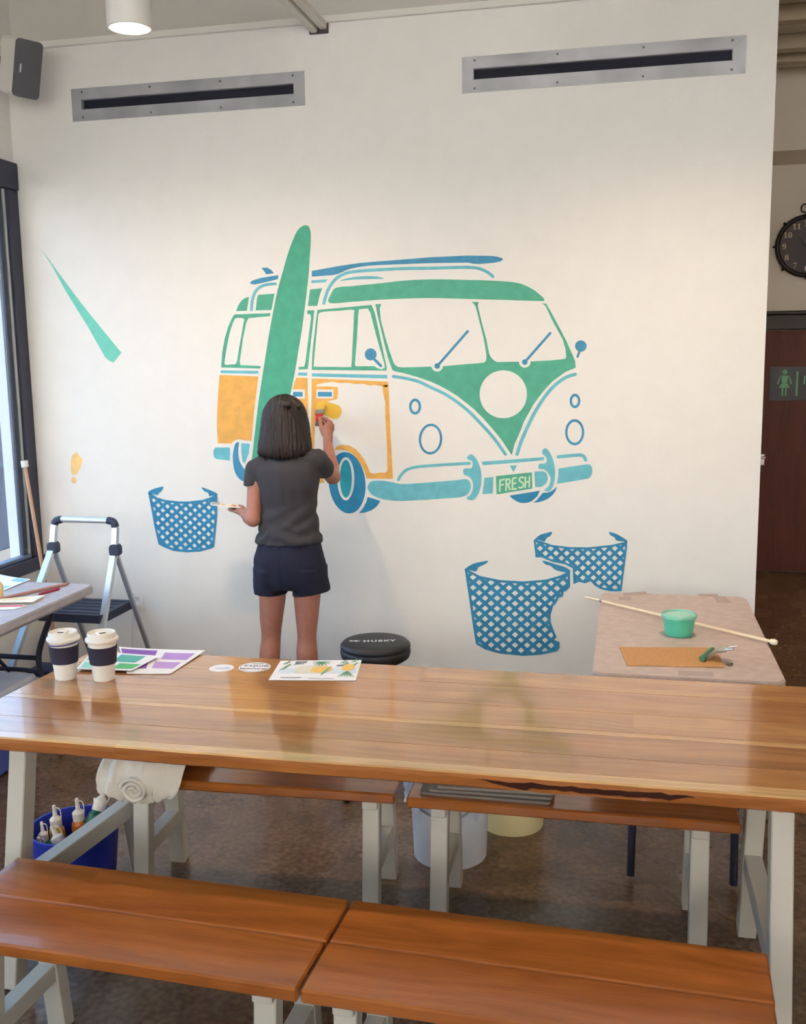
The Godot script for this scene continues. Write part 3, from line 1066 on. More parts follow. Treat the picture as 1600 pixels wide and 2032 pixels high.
	paint("headlight_ring", pierced(ellipse(1140.8, 857.8, 19, 26, 0, 56), [ellipse(1140.8, 857.8, 14.2, 20.8, 0, 56)]), blue, van)
	paint("door_handle", [V([582, 777.5, 600.8, 778, 600.8, 787, 581, 787])], blue, van)
	paint("door_handle", [V([631, 777.5, 658.8, 778, 658.8, 787, 631, 787])], blue, van)
	paint("side_panel", [V([436, 743.8, 475, 745.5, 513, 747, 505, 812, 498.8, 875, 482.5, 873, 474, 871.5, 467.5, 873, 463, 876, 460, 880, 432.5, 880, 430.5, 850, 431, 820, 433, 780])], orange, van)
	paint("side_panel", pierced(V([588, 749.5, 610.5, 750, 612.5, 880, 570, 880, 580, 775]), [V([560, 772.5, 605, 772.5, 605, 791, 560, 791])]), orange, van)
	paint("door_panel", pierced(V([618.8, 751, 700, 754, 770, 757.5, 771, 771, 763, 767, 752, 765, 741, 763.5, 735, 765.5, 722, 761.5, 705, 762, 690, 759.5, 672, 760, 660, 757.5, 650, 759, 640, 760.5, 629, 763, 628.5, 767, 648, 766.5, 670, 768, 671, 780, 669.5, 792, 655, 795, 640, 803, 627, 811, 625, 860, 624, 880, 622, 940, 632, 945, 641, 947, 644, 957.5, 632, 958.8, 621, 955, 619, 912, 617.5, 870]), [V([628, 773, 662, 773, 662, 790.8, 628, 790.8])]), orange, van)
	paint("door_panel", [V([759, 764, 771, 764, 775, 856, 780, 950, 727.5, 949.5, 722.5, 932, 717, 922, 710, 912.5, 703, 904, 695, 897.5, 686, 894, 677, 892.5, 664, 893, 668, 886, 674, 883.5, 680, 882.5, 693, 884, 701, 888, 708, 893, 715, 901, 722, 910, 730, 926, 735, 938, 742, 940, 753, 938, 765, 938, 769, 935, 768.5, 895, 767, 860, 764.5, 826, 765, 800, 761, 782])], orange, van)
	paint("fresh_paint", [S([627, 801, 640, 797, 656, 799, 662, 801, 674, 806, 678, 816, 673, 828, 662.5, 831.5, 651, 827, 640, 824, 629, 822])], yellow, van, 0.0014)
	paint("tyre", pierced(ellipse(689, 958, 36.5, 61, -4.0, 64), [ellipse(686.5, 950, 17, 43, 0, 48)]), deep, van)
	paint("hub", [ellipse(686.5, 950, 11.8, 37.5, 0, 48)], teal, van)
	paint("tyre", [V([730, 986, 755, 993.8, 750, 1002.5, 744, 1008, 737.5, 1012.5, 725, 1017, 712.5, 1018, 718, 1012, 722.5, 1005, 727, 996])], deep, van)
	paint("tyre", [S([467.5, 880, 474.5, 878, 473, 892.5, 475, 912.5, 482.5, 927.5, 492, 938, 492, 958, 482.5, 955, 472.5, 947.5, 465, 932.5, 462, 907.5, 463.8, 892.5])], blue, van)
	paint("hub", [V([478.8, 879.5, 495.8, 881, 493.8, 900, 486, 920, 481, 915, 478.8, 895])], light_blue, van)
	paint("tyre", [V([1011, 983.5, 1072, 973.7, 1066.5, 985, 1055.3, 994.7, 1047, 997.5, 1038.4, 998.4, 1030, 997, 1023, 993.3, 1016, 988.5])], deep, van)
	paint("tyre", [V([1077.7, 977.9, 1087, 977.5, 1094.5, 975, 1101, 970, 1105.8, 965.3, 1103, 974, 1097.3, 982, 1089, 989, 1080.5, 993.3, 1069, 996.5, 1058, 997.5, 1065, 993, 1069.3, 987.7])], deep, van)
	paint("bumper", [S([731, 972.5, 730, 963.8, 737.5, 955, 757.5, 953.8, 780, 957, 800, 960.5, 856, 956.9, 906.6, 952.7, 926, 951, 934, 959.7, 933, 973.7, 920.6, 985, 884, 989, 800, 994, 762.5, 991, 740, 983])], light_blue, van)
	paint("bumper", [V([961, 948.4, 979.5, 946.5, 978, 979.3, 957.6, 980.7, 960, 964])], light_blue, van)
	paint("bumper", [V([1060.9, 935.8, 1077.7, 935, 1083, 937.5, 1086, 941.4, 1087.5, 951.2, 1085.5, 957, 1081.9, 961, 1077, 965, 1070.7, 966.7, 1062.3, 966.7])], light_blue, van)
	paint("bumper", [V([1108.6, 929.7, 1164.7, 921.2, 1171, 922, 1174.5, 926, 1176, 933, 1175.3, 940, 1172.5, 946, 1167.5, 949.8, 1105.8, 960.2, 1108, 944.2])], light_blue, van)
	paint("bumper", [V([423.8, 892.5, 427.5, 888, 456, 888, 457, 900, 456, 913.8, 430, 911, 425.5, 908, 423.5, 901])], light_blue, van)
	paint("bumper_rail", stroke([791, 952, 796, 943, 808, 932, 828, 926.5, 856, 924, 884, 922, 932, 919.3], 5.8), light_blue, van)
	paint("bumper_rail", [V([955.7, 916.2, 1080.5, 907, 1079, 913.4, 1020, 918.5, 958.5, 923.2])], light_blue, van)
	paint("bumper_rail", stroke([1108, 906.5, 1136.6, 903.8, 1152, 903, 1159, 906, 1162.5, 913], 6.6), light_blue, van)
	paint("overrider", [S([927.6, 910.6, 929, 905, 936, 901.6, 944.5, 909, 951.5, 923, 955.7, 942.8, 954.3, 965, 948.7, 982, 938.8, 992.5, 926, 989, 934.6, 980.7, 938.8, 968, 937.4, 954, 930.4, 945.6, 920.6, 941.4, 921, 930, 936, 928.8, 937.4, 916])], light_blue, van, 0.0014)
	paint("overrider", [S([1076.3, 899.4, 1077.7, 892.3, 1084.7, 890, 1093, 900.8, 1099.6, 917.6, 1102, 937.2, 1100, 956.9, 1094.5, 970.9, 1087.5, 975, 1080.5, 972.3, 1089, 965, 1093, 951.2, 1089, 940, 1080.5, 931.6, 1069.8, 930.2, 1070.7, 920.4, 1083, 919, 1084.7, 909])], light_blue, van, 0.0014)
	paint("plate_bracket", [V([1011.8, 924, 1026.6, 923.2, 1019.4, 936.7])], light_blue, van)
	var plate := paint("number_plate", [V([984.3, 944.8, 1055.8, 937.2, 1056.7, 969.5, 985.7, 981.3])], green, van)
	plate.set_meta("label", "green number plate reading FRESH")
	# the letters, drawn by hand with a brush
	var o := V([992, 975, 1051, 966.5])
	var dx := (o[1] - o[0]) / 59.0
	var dy := Vector2(0.03, -1.0)
	var letters := [
		[[0, 0, 0, 22], [0, 22, 9, 22.5], [0, 12, 7, 12.5]],
		[[12.5, 0, 12.5, 22], [12.5, 22, 18, 21.5, 20, 17, 18, 12.5, 12.5, 12], [15.5, 12, 20.5, 0.5]],
		[[25, 0.5, 25, 22], [25, 22, 32.5, 22.5], [25, 11.5, 31.5, 12], [25, 0.5, 33, 0.5]],
		[[47, 20, 43.5, 22, 39, 20, 39, 15.5, 43, 12, 46.5, 8.5, 46, 3, 42, 1, 38, 2.5]],
		[[50.5, 0.5, 50.5, 21], [58.5, 0.5, 58.5, 21], [50.5, 11, 58.5, 11]],
	]
	for l in letters:
		var polys := []
		for s in l:
			var p := []
			for i in range(0, s.size(), 2):
				var q: Vector2 = o[0] + dx * s[i] + dy * s[i + 1]
				p.append(q.x)
				p.append(q.y)
			polys.append_array(stroke(p, 3.2))
		var st := begin()
		st.set_smooth_group(-1)
		var k := 0
		for poly in polys:
			k += 1
			var ids := Geometry2D.triangulate_polygon(poly)
			for i in range(0, ids.size(), 3):
				var tr := []
				for j in 3:
					tr.append(on_wall(poly[ids[i + j]], 0.0012 + 0.0004 * k) - van.position)
				if (tr[1] - tr[0]).cross(tr[2] - tr[0]).z > 0.0:
					tri(st, tr[0], tr[2], tr[1])
				else:
					tri(st, tr[0], tr[1], tr[2])
		var lm := part("letter", finish(st), pale, plate)
		lm.position = Vector3.ZERO
	# luggage on the van's roof
	paint("roof_rack", stroke([499, 615, 501, 595, 507.5, 577.5, 520, 567.5, 535, 564, 547, 563.2], 5.6), light_blue, van)
	paint("roof_rack", stroke([642.8, 602, 646, 590, 652.5, 572.5, 665, 555, 682.5, 543.8, 705, 538.8, 750, 535.5, 800, 533, 856, 532.2, 917.8, 530.5, 945.9, 531.9, 962.7, 537.5, 973.9, 544.5, 978.5, 549], 6.2), light_blue, van)
	paint("roof_rack", [V([618, 556.3, 650.8, 554.3, 646, 560, 618, 561.8])], light_blue, van)
	paint("roof_rack", [S([675, 557.5, 687.5, 552.5, 712.5, 548.8, 745, 548.3, 762.5, 553.3, 737.5, 553.8, 700, 555])], light_blue, van)
	paint("stowed_surfboard", [V([496, 561.5, 498.5, 558.5, 502.5, 556, 520, 551, 536, 548.5, 553, 546, 552, 553.8, 540, 557, 525, 560.5, 513, 563, 505, 564.5, 499, 563.6])], blue, van)
	paint("stowed_surfboard", [V([619, 537.5, 675, 527.5, 712.5, 522, 750, 518.8, 800, 515, 856, 510.3, 926, 507.2, 968, 507.5, 982, 508.5, 990.7, 510.3, 996, 512, 998.6, 513.7, 997, 516.5, 993.5, 518.7, 981, 521.3, 968, 522.6, 951.5, 524, 940, 523.5, 929, 521.2, 856, 522, 800, 524.2, 750, 526, 730, 527.5, 712.5, 530, 699, 532.5, 687.5, 536, 678, 540.5, 670, 543.8, 660, 546, 619, 549])], blue, van)
	paint("surfboard_fin", [V([518.8, 531.8, 530, 530.8, 537.5, 535, 541, 538.5, 543.8, 542.5, 528, 544.2, 525, 538.8])], blue, van)

	var sb := thing("painted_surfboard", "tall green surfboard painted upright on the wall beside the camper van", "mural", on_wall(Vector2(560, 690), 0.0))
	paint("board", [S([607.5, 446.8, 613.8, 451, 616.8, 462.5, 617, 477.5, 615.5, 502.5, 612.5, 545, 608.8, 580, 603.8, 620, 598.8, 657.5, 592.5, 695, 585, 740, 578, 775, 566, 830, 552, 885, 540, 920, 525, 938, 508, 936, 500, 918, 502, 893, 512.5, 802.5, 523, 732.5, 532.5, 672.5, 540, 630, 550, 580, 561, 540, 571, 505, 580, 480, 588.8, 460, 597.5, 450.5])], board_green, sb)

	var lf := thing("painted_leaf", "long pointed mint green leaf stroke painted high on the wall by the window", "mural", on_wall(Vector2(160, 610), 0.0))
	paint("blade", [V([80.7, 493.3, 96.5, 514, 118, 543.7, 157.5, 596.9, 204.7, 655.9, 241, 700, 225, 719.7, 216, 715.5, 208.7, 709, 173, 646, 130, 577, 102.4, 526])], leaf, lf)
	var pin := thing("painted_daub", "two small orange daubs painted on the wall above the step ladder", "mural", on_wall(Vector2(151, 925), 0.0))
	paint("daub", [S([153.5, 896.9, 157, 904, 163.4, 911.8, 159.4, 927.6, 151.6, 941.3, 142.5, 940, 140.6, 923.6, 142.5, 905.9, 149.6, 899])], paint_mat(rgb(250, 212, 140), 31, 0.92), pin)
	paint("daub", [S([142.5, 948, 148.8, 947, 151.6, 953, 147.6, 960, 142.5, 955.9])], paint_mat(rgb(250, 206, 140), 31, 0.92), pin)

	var basket_blue := paint_mat(rgb(48, 142, 188), 32, 0.88)
	basket("blue lattice fruit basket painted on the wall beside the painter, outline complete", V([294.9, 982, 296, 978, 302.3, 980.8, 311.9, 987.2, 327.8, 992, 354.4, 995, 375.6, 995, 402, 992, 418, 986.7, 424, 983.5, 428, 979, 431.4, 981, 430.9, 1024, 427, 1066.9, 425, 1085, 418, 1088.7, 396.9, 1094.5, 370.3, 1096, 343.7, 1093, 325.7, 1086, 314.5, 1080, 306.6, 1045.6, 300.2, 1009.5]),
		[S([294.3, 976.6, 301, 971.8, 312, 968, 324.6, 966, 319.8, 975, 315.6, 978, 312.4, 982.4, 302.3, 980.2, 295.5, 982]), S([431.4, 980.3, 426.6, 977, 412.8, 971, 400, 967, 405.9, 975, 412.8, 978, 416, 984.5, 424, 983, 430.5, 984])],
		Vector2(9.2, -7.6), Vector2(9.0, 10.0), 6.6, 5.9, 4.6, basket_blue, Vector2(323, 1030.2))
	basket("large blue lattice basket painted low on the wall, its right side bitten away", V([923, 1132.5, 925, 1129, 931.2, 1132, 953, 1143, 992.5, 1151, 1038.8, 1153.8, 1085, 1149.9, 1112.8, 1141.8, 1123.2, 1136.7, 1128, 1131.5, 1131.7, 1133, 1131.7, 1164.9, 1124, 1173, 1119, 1173.5, 1117, 1184.5, 1110, 1185, 1105.8, 1192.6, 1103.5, 1197, 1097.7, 1203, 1093, 1220.4, 1093, 1234, 1098.9, 1250.5, 1104.7, 1264.3, 1100, 1270, 1110.5, 1273.6, 1110.9, 1285, 1105.8, 1292, 1073.5, 1299, 1038.8, 1301.3, 992.5, 1296.7, 962.4, 1288.6, 945, 1278, 938, 1236.6, 930, 1178.8]),
		[S([923, 1129, 937, 1119.8, 952, 1115.5, 968.9, 1112.8, 962.4, 1119.8, 949.7, 1125.6, 945, 1133.7, 931, 1131.3, 924.5, 1133]), S([1131.7, 1132.5, 1122, 1125.6, 1103.5, 1119.8, 1078, 1112.8, 1082.7, 1119.8, 1093, 1123, 1103.5, 1131.3, 1123.2, 1136, 1130, 1137])],
		Vector2(11.9, -10.2), Vector2(11.9, 10.4), 7.0, 7.0, 4.8, basket_blue, Vector2(1022.5, 1177))
	basket("blue lattice basket painted behind the larger one, bottom edge ragged", V([1059.6, 1074.5, 1062, 1071, 1067.7, 1072, 1096.6, 1081.6, 1131, 1085.6, 1166, 1086.3, 1212, 1081.6, 1239.5, 1075.8, 1242, 1071, 1244.6, 1074, 1244.6, 1086.3, 1238.8, 1132.5, 1233.7, 1173, 1210, 1173, 1191.4, 1168.4, 1179.8, 1161.4, 1172.9, 1153.3, 1161.3, 1157.5, 1149.8, 1154.5, 1138.2, 1159, 1137, 1127.9, 1122, 1119.8, 1096.6, 1115, 1082.7, 1109.4, 1075.8, 1106, 1063, 1106, 1061.9, 1095.5]),
		[S([1059.6, 1072.4, 1071, 1062, 1083, 1058, 1095.4, 1055.7, 1093, 1062.7, 1085, 1067.8, 1080.4, 1074.7, 1067.7, 1071.2, 1060.5, 1075]), S([1244.6, 1072.4, 1228.4, 1062, 1219, 1058, 1209, 1055.7, 1212, 1062, 1220, 1066.6, 1223.8, 1072.4, 1239.5, 1075, 1244, 1077])],
		Vector2(10.6, -9.7), Vector2(10.6, 9.7), 6.3, 6.3, 4.0, basket_blue, Vector2(1146.3, 1097.8))

# ---------------------------------------------------------------- big furniture
func dining_table() -> void:
	var top := 0.76
	var th := 0.042
	var x0 := -1.905
	var x1 := 0.625
	var cz := -2.78
	var t := thing("dining_table", "long glossy live-edge wooden table on white splayed legs, holding cups and papers", "table", Vector3((x0 + x1) / 2, 0, cz))
	var L := x1 - x0
	var tones := [rgb(200, 143, 84), rgb(192, 133, 74), rgb(200, 143, 82), rgb(216, 166, 106), rgb(184, 125, 66), rgb(194, 135, 74)]
	var widths := [0.15, 0.185, 0.15, 0.032, 0.153, 0.115]
	var z := -0.415
	for i in 6:
		var w: float = widths[i]
		# the window end of the slab is cut a little askew
		var xa := -L / 2 + 0.045 * (0.415 - z) / 0.83
		var xb := -L / 2 + 0.045 * (0.415 - z - w) / 0.83
		var bst := begin()
		add_slab(bst, PackedVector2Array([Vector2(xa, -z - 0.0003), Vector2(L / 2, -z - 0.0003), Vector2(L / 2, -z - w + 0.0003), Vector2(xb, -z - w + 0.0003)]), th - 0.0012, flat_at(Vector3(0, top - th, 0)))
		add_slab(bst, PackedVector2Array([Vector2(xa + 0.0012, -z - 0.0012), Vector2(L / 2, -z - 0.0012), Vector2(L / 2, -z - w + 0.0012), Vector2(xb + 0.0012, -z - w + 0.0012)]), 0.00121, flat_at(Vector3(0, top - 0.00121, 0)))
		var bm := wood(tones[i], 0.2, 0.7)
		bm.uv1_offset = Vector3(0.37 * i, 0.29 * i, 0)
		part("board", finish(bst), bm, t)
		z += w
	# the natural front edge, pale sapwood with a hollow of bark
	var ns := FastNoiseLite.new()
	ns.seed = 3
	ns.frequency = 1.0
	var st := begin()
	var bk := begin()
	var fc := begin()
	var prev := []
	var steps := 130
	for i in steps + 1:
		var x := -L / 2 + L * i / steps
		var px := x + t.position.x
		var zf := 0.415 + 0.006 * ns.get_noise_1d(px * 1.6) + 0.002 * ns.get_noise_1d(px * 11.0)
		var hollow := smoothstep(-0.36, -0.26, px) * (1.0 - smoothstep(0.10, 0.2, px))
		var bite := hollow * (0.006 + 0.010 * absf(ns.get_noise_1d(px * 14.0 + 7.0)))
		var yb := top - 0.015 - 0.007 * ns.get_noise_1d(px * 9.0 + 3.0) - 0.003 * ns.get_noise_1d(px * 40.0)
		var band := 0.0004 + hollow * (0.018 + 0.010 * ns.get_noise_1d(px * 12.0 + 20.0))
		var row := [Vector3(x, top, z), Vector3(x, top, zf - 0.005), Vector3(x, top - 0.004, zf), Vector3(x, yb, zf + 0.001), Vector3(x, yb - maxf(band, 0.0004), zf - bite), Vector3(x, top - th + 0.004, zf - 0.004 - bite * 0.6), Vector3(x, top - th, zf - 0.009), Vector3(x, top - th, z)]
		if prev:
			for k in 7:
				var s := st
				if k > 1:
					s = fc
				if k == 3 and hollow > 0.03:
					s = bk
				s.set_smooth_group(k + 1)
				var q := [prev[k], prev[k + 1], row[k + 1], row[k]]
				for m in [0, 1, 2, 0, 2, 3]:
					s.set_uv(Vector2(q[m].x + 0.7, (q[m].z if k < 2 or k > 5 else q[m].y) + 0.13))
					s.add_vertex(q[m])
		prev = row
	part("sapwood_edge", finish(st), wood(rgb(228, 186, 128), 0.22, 0.7), t)
	part("edge_face", finish(fc), wood(rgb(182, 116, 60), 0.3, 0.4), t)
	part("bark_hollow", finish(bk), wood(rgb(70, 34, 20), 0.7), t)
	var white := mat(rgb(192, 185, 172), 0.5)
	for s in [-1, 1]:
		var off := 0.07
		var xf: float = (-1.712 if s < 0 else 0.395) - t.position.x
		var xr: float = (-1.648 if s < 0 else 0.395) - t.position.x
		for f in [-1, 1]:
			var lx := xf if f > 0 else xr
			part("leg", bar(Vector3(lx, 0, off + f * 0.345), Vector3(lx, top - th - 0.001, off + f * 0.2), 0.054, 0.062), white, t)
		var dir := Vector3(xf - xr, 0, 0.55).normalized()
		var mid := (xf + xr) / 2.0
		part("stretcher", bar(Vector3(mid, 0.275, off) - dir * 0.262, Vector3(mid, 0.275, off) + dir * 0.262, 0.05, 0.06), white, t)
		part("cross_bar", bar(Vector3(mid, top - th - 0.027, off) - dir * 0.17, Vector3(mid, top - th - 0.027, off) + dir * 0.17, 0.05, 0.05), white, t)

func bench(x0: float, x1: float, cz: float, turn: float, insets: Array, label: String, tone: Color) -> void:
	var t := thing("bench", label, "bench", Vector3((x0 + x1) / 2, 0, cz), turn, "wooden benches along the table")
	var L := x1 - x0
	var white := mat(rgb(192, 185, 172), 0.5)
	for i in 2:
		part("plank", box(Vector3(L, 0.034, 0.184), Vector3(0.0 if i == 0 else -0.002, 0.443, -0.0935 + 0.187 * i), 0.005, Vector2(x0 * 3.1 + i * 0.9, 0.2 + 0.37 * i + x0)), wood(tone, 0.24, 0.35), t)
	for s in 2:
		var lx: float = -L / 2 + insets[0] if s == 0 else L / 2 - insets[1]
		for f in [-1, 1]:
			part("leg", bar(Vector3(lx, 0, f * 0.15), Vector3(lx, 0.425, f * 0.105), 0.054, 0.046), white, t)
		part("stretcher", box(Vector3(0.048, 0.05, 0.22), Vector3(lx, 0.185, 0), 0.003), white, t)
		part("cross_bar", box(Vector3(0.048, 0.04, 0.3), Vector3(lx, 0.4045, 0), 0.003), white, t)

func folding_table(at: Vector3, w: float, l: float, h: float, label: String, tone: Color, legz: Array, foot: float) -> Node3D:
	var t := thing("folding_table", label, "table", at)
	var m := StandardMaterial3D.new()
	m.albedo_color = tone
	m.roughness = 0.5
	m.albedo_texture = noise_tex(0.03, Color(0.9, 0.89, 0.88), Color(1, 1, 1), 41, 4, 256)
	triplanar(m, 2.0)
	var st := begin()
	add_slab(st, rounded(w, l, 0.045), 0.03, flat_at(Vector3(0, h - 0.036, 0)))
	add_slab(st, rounded(w - 0.006, l - 0.006, 0.043), 0.003, flat_at(Vector3(0, h - 0.0061, 0)))
	add_slab(st, rounded(w - 0.014, l - 0.014, 0.04), 0.0031, flat_at(Vector3(0, h - 0.0031, 0)))
	part("tabletop", finish(st), m, t)
	part("apron", box(Vector3(w - 0.06, 0.025, l - 0.1), Vector3(0, h - 0.0485, 0), 0.004), m, t)
	var dark := mat(rgb(34, 38, 56), 0.4)
	for z in legz:
		for s in [-1, 1]:
			part("leg", tube(catmull([Vector3(s * (w / 2 - 0.07), h - 0.062, z), Vector3(s * (w / 2 - 0.085), h - 0.11, z), Vector3(s * (w / 2 - 0.14), h - 0.24, z), Vector3(s * (w / 2 - 0.15), h - 0.33, z), Vector3(s * (w / 2 - lerpf(foot, 0.145, 0.55)), h - 0.5, z), Vector3(s * (w / 2 - foot), 0.0125, z)], 5), 0.0135), dark, t)
		part("leg_crossbar", tube([Vector3(-w / 2 + 0.145, h - 0.29, z), Vector3(w / 2 - 0.145, h - 0.29, z)], 0.012), dark, t)
		part("leg_crossbar", tube(catmull([Vector3(-w / 2 + 0.13, h - 0.42, z), Vector3(-w / 4, h - 0.36, z), Vector3(0, h - 0.35, z), Vector3(w / 4, h - 0.36, z), Vector3(w / 2 - 0.13, h - 0.42, z)], 4), 0.011), dark, t)
		part("leg_brace", tube([Vector3(0, h - 0.36, z), Vector3(0, h - 0.06, z - signf(z) * 0.28)], 0.009), dark, t)
	return t

func step_ladder() -> void:
	var a := pz(122, 1026, -4.6)
	var b := pz(214, 1031, -4.6)
	var base := Vector3((a.x + b.x) / 2, 0, -4.62)
	var t := thing("step_ladder", "folded-out aluminium step ladder with black tread standing under the window corner", "ladder", base)
	var alu := mat(rgb(206, 214, 222), 0.35, 0.55)
	var dark := mat(rgb(44, 52, 76), 0.55)
	var yt := a.y - 0.012
	var ca := pz(104, 1088, -4.58)
	var cb := pz(227, 1093, -4.58)
	var corner := [pz(108, 1040, -4.595), pz(229, 1046, -4.595)]
	part("hand_rail", tube([Vector3(a.x, yt, -4.6) - base, Vector3(b.x, yt, -4.6) - base], 0.016), alu, t)
	var feet := [pz(72, 1180, -4.44), pz(206, 1225, -4.47)]
	for s in 2:
		var top: Vector3 = (a if s == 0 else b)
		top.y = yt
		var clamp: Vector3 = ca if s == 0 else cb
		var bend: Vector3 = corner[s]
		part("rail_corner", tube(catmull([top - base, Vector3(lerpf(top.x, bend.x, 0.75), yt - 0.008, -4.598) - base, bend - base], 5), 0.0195), dark, t)
		# front leg runs on down to the floor
		var dir: Vector3 = (feet[s] - clamp) / (clamp.y - feet[s].y)
		var foot: Vector3 = clamp + dir * clamp.y
		foot.y = 0.0
		part("front_leg", bar(bend - base, clamp - base, 0.034, 0.026), alu, t)
		part("front_leg", bar(foot - base + Vector3(0, 0.001, 0), clamp - base, 0.036, 0.026), alu, t)
		var rear: Vector3 = Vector3(clamp.x + (0.02 if s == 0 else 0.038), 0.001, -4.94)
		part("rear_leg", bar(rear - base, clamp + Vector3(0, -0.01, -0.012) - base, 0.024, 0.02), mat(rgb(176, 180, 190), 0.4, 0.5), t)
		part("hinge_clamp", slab(rounded(0.05, 0.062, 0.02), 0.045, Transform3D(Basis(), clamp - base + Vector3(0.006, 0.004, -0.024))), dark, t)
	# tread
	var p := py(203, 1222, 0.53)
	var q := py(246, 1190, 0.53)
	var tx0 := ca.x - 0.02
	var depth := absf(q.z - p.z)
	var tread := begin()
	add_slab(tread, V([tx0 - base.x, p.z - base.z, p.x - base.x - 0.02, p.z - base.z, p.x - base.x, p.z - base.z - 0.03, p.x - base.x, q.z - base.z, tx0 - base.x, q.z - base.z]), 0.042, Transform3D(Basis(Vector3.RIGHT, Vector3.BACK, Vector3.DOWN), Vector3(0, 0.53, 0)))
	part("tread", finish(tread), mat(rgb(48, 54, 74), 0.7), t)
	for k in 5:
		var zz := lerpf(p.z, q.z, 0.12 + 0.19 * k) - base.z
		part("grip_rib", box(Vector3(p.x - tx0 - 0.05, 0.004, 0.012), Vector3((p.x + tx0) / 2 - base.x, 0.532, zz), 0.001), mat(rgb(60, 66, 86), 0.8), t)
	part("lower_tread", box(Vector3(p.x - tx0 - 0.02, 0.035, 0.14), Vector3((p.x + tx0) / 2 - base.x, 0.26, p.z - base.z + 0.08), 0.006), mat(rgb(48, 54, 74), 0.7), t)

func stool() -> void:
	var c := py(745, 1270, 0.62)
	var t := thing("stool", "round black padded work stool with chrome post behind the table", "stool", Vector3(c.x, 0, c.z))
	var black := mat(rgb(34, 34, 40), 0.5)
	part("seat", lathe([Vector2(0, 0.532), Vector2(0.12, 0.535), Vector2(0.142, 0.55), Vector2(0.148, 0.57), Vector2(0.146, 0.585), Vector2(0.1425, 0.588), Vector2(0.147, 0.592), Vector2(0.146, 0.603), Vector2(0.136, 0.614), Vector2(0.115, 0.6195), Vector2(0.06, 0.6205), Vector2(0, 0.6205)], 48, Transform3D(), true), black, t)
	var pale := mat(rgb(196, 198, 204), 0.5)
	var w := text("HUSKY", 0.026, pale, t, Transform3D(Basis(Vector3.UP, deg_to_rad(14)) * Basis(Vector3.RIGHT, -PI / 2) * Basis.from_scale(Vector3(1.25, 1, 1)), Vector3(0.008, 0.621, 0.012)), 0.0008)
	w.position += Vector3(0.012, 0, 0)
	part("emblem", slab(V([-0.03, 0.0, -0.022, 0.014, -0.012, 0.006, 0.0, 0.013, 0.004, 0.006, 0.02, 0.002, 0.008, -0.006, 0.0, -0.012, -0.008, -0.002, -0.018, -0.004]), 0.0008, flat_at(Vector3(-0.075, 0.6208, 0.032), deg_to_rad(14))), pale, t)
	var chrome := mat(rgb(200, 200, 204), 0.2, 0.9)
	part("gas_post", tube([Vector3(0, 0.15, 0), Vector3(0, 0.55, 0)], 0.014), chrome, t)
	part("post_sleeve", tube([Vector3(0, 0.1, 0), Vector3(0, 0.3, 0)], 0.025), black, t)
	part("post_collar", tube([Vector3(0, 0.515, 0), Vector3(0, 0.54, 0)], 0.022), black, t)
	part("height_lever", tube(catmull([Vector3(-0.02, 0.528, 0.02), Vector3(-0.07, 0.522, 0.04), Vector3(-0.125, 0.506, 0.06)], 4), 0.007, 0.010, 8, 0.5), black, t)
	for k in 5:
		var d := Vector3.FORWARD.rotated(Vector3.UP, TAU * k / 5 + 0.3)
		var spoke := part("base_spoke", bar(Vector3(0, 0.13, 0) + d * 0.02, Vector3(0, 0.075, 0) + d * 0.24, 0.03, 0.022, d.cross(Vector3.UP)), black, t)
		var side := d.cross(Vector3.UP)
		part("caster", tube([d * 0.235 + Vector3(0, 0.025, 0) - side * 0.012, d * 0.235 + Vector3(0, 0.025, 0) + side * 0.012], 0.025, -1, 16), mat(rgb(26, 26, 30), 0.5), spoke)

# ---------------------------------------------------------------- things on and under the big table
func cup(at: Vector3, label: String, banded: bool, turn: float) -> void:
	var t := thing("travel_cup", label, "cup", at, turn, "travel cups on the table")
	var white := mat(rgb(228, 222, 212), 0.35)
	part("body", lathe([Vector2(0, 0.0), Vector2(0.033, 0.0), Vector2(0.034, 0.003), Vector2(0.0465, 0.136), Vector2(0.045, 0.136), Vector2(0.0, 0.134)], 40), white, t)
	part("grip_sleeve", lathe([Vector2(0.0395, 0.055), Vector2(0.0425, 0.056), Vector2(0.0475, 0.113), Vector2(0.0445, 0.114)], 40), mat(rgb(40, 36, 58), 0.75), t)
	var lid := part("lid", lathe([Vector2(0.0468, 0.127), Vector2(0.0525, 0.131), Vector2(0.0535, 0.135), Vector2(0.0525, 0.140), Vector2(0.0475, 0.143), Vector2(0.0455, 0.157), Vector2(0.0435, 0.159), Vector2(0.0405, 0.151), Vector2(0.0, 0.1505)], 40), white, t)
	part("drink_tab", box(Vector3(0.034, 0.008, 0.05), Vector3(0, 0.156, 0.012), 0.003), white, lid)
	part("drink_slot", box(Vector3(0.02, 0.002, 0.008), Vector3(0, 0.1605, 0.022), 0.0008), mat(rgb(52, 42, 40), 0.7), lid)
	if banded:
		part("rubber_band", lathe([Vector2(0.0455, 0.1185), Vector2(0.0478, 0.120), Vector2(0.0478, 0.1225), Vector2(0.046, 0.124)], 40, Transform3D(Basis(), Vector3(0, 0.121, 0)) * Transform3D(Basis(Vector3(0, 0, 1), 0.07), Vector3.ZERO) * Transform3D(Basis(), Vector3(0, -0.121, 0))), mat(rgb(92, 74, 128), 0.6), t)

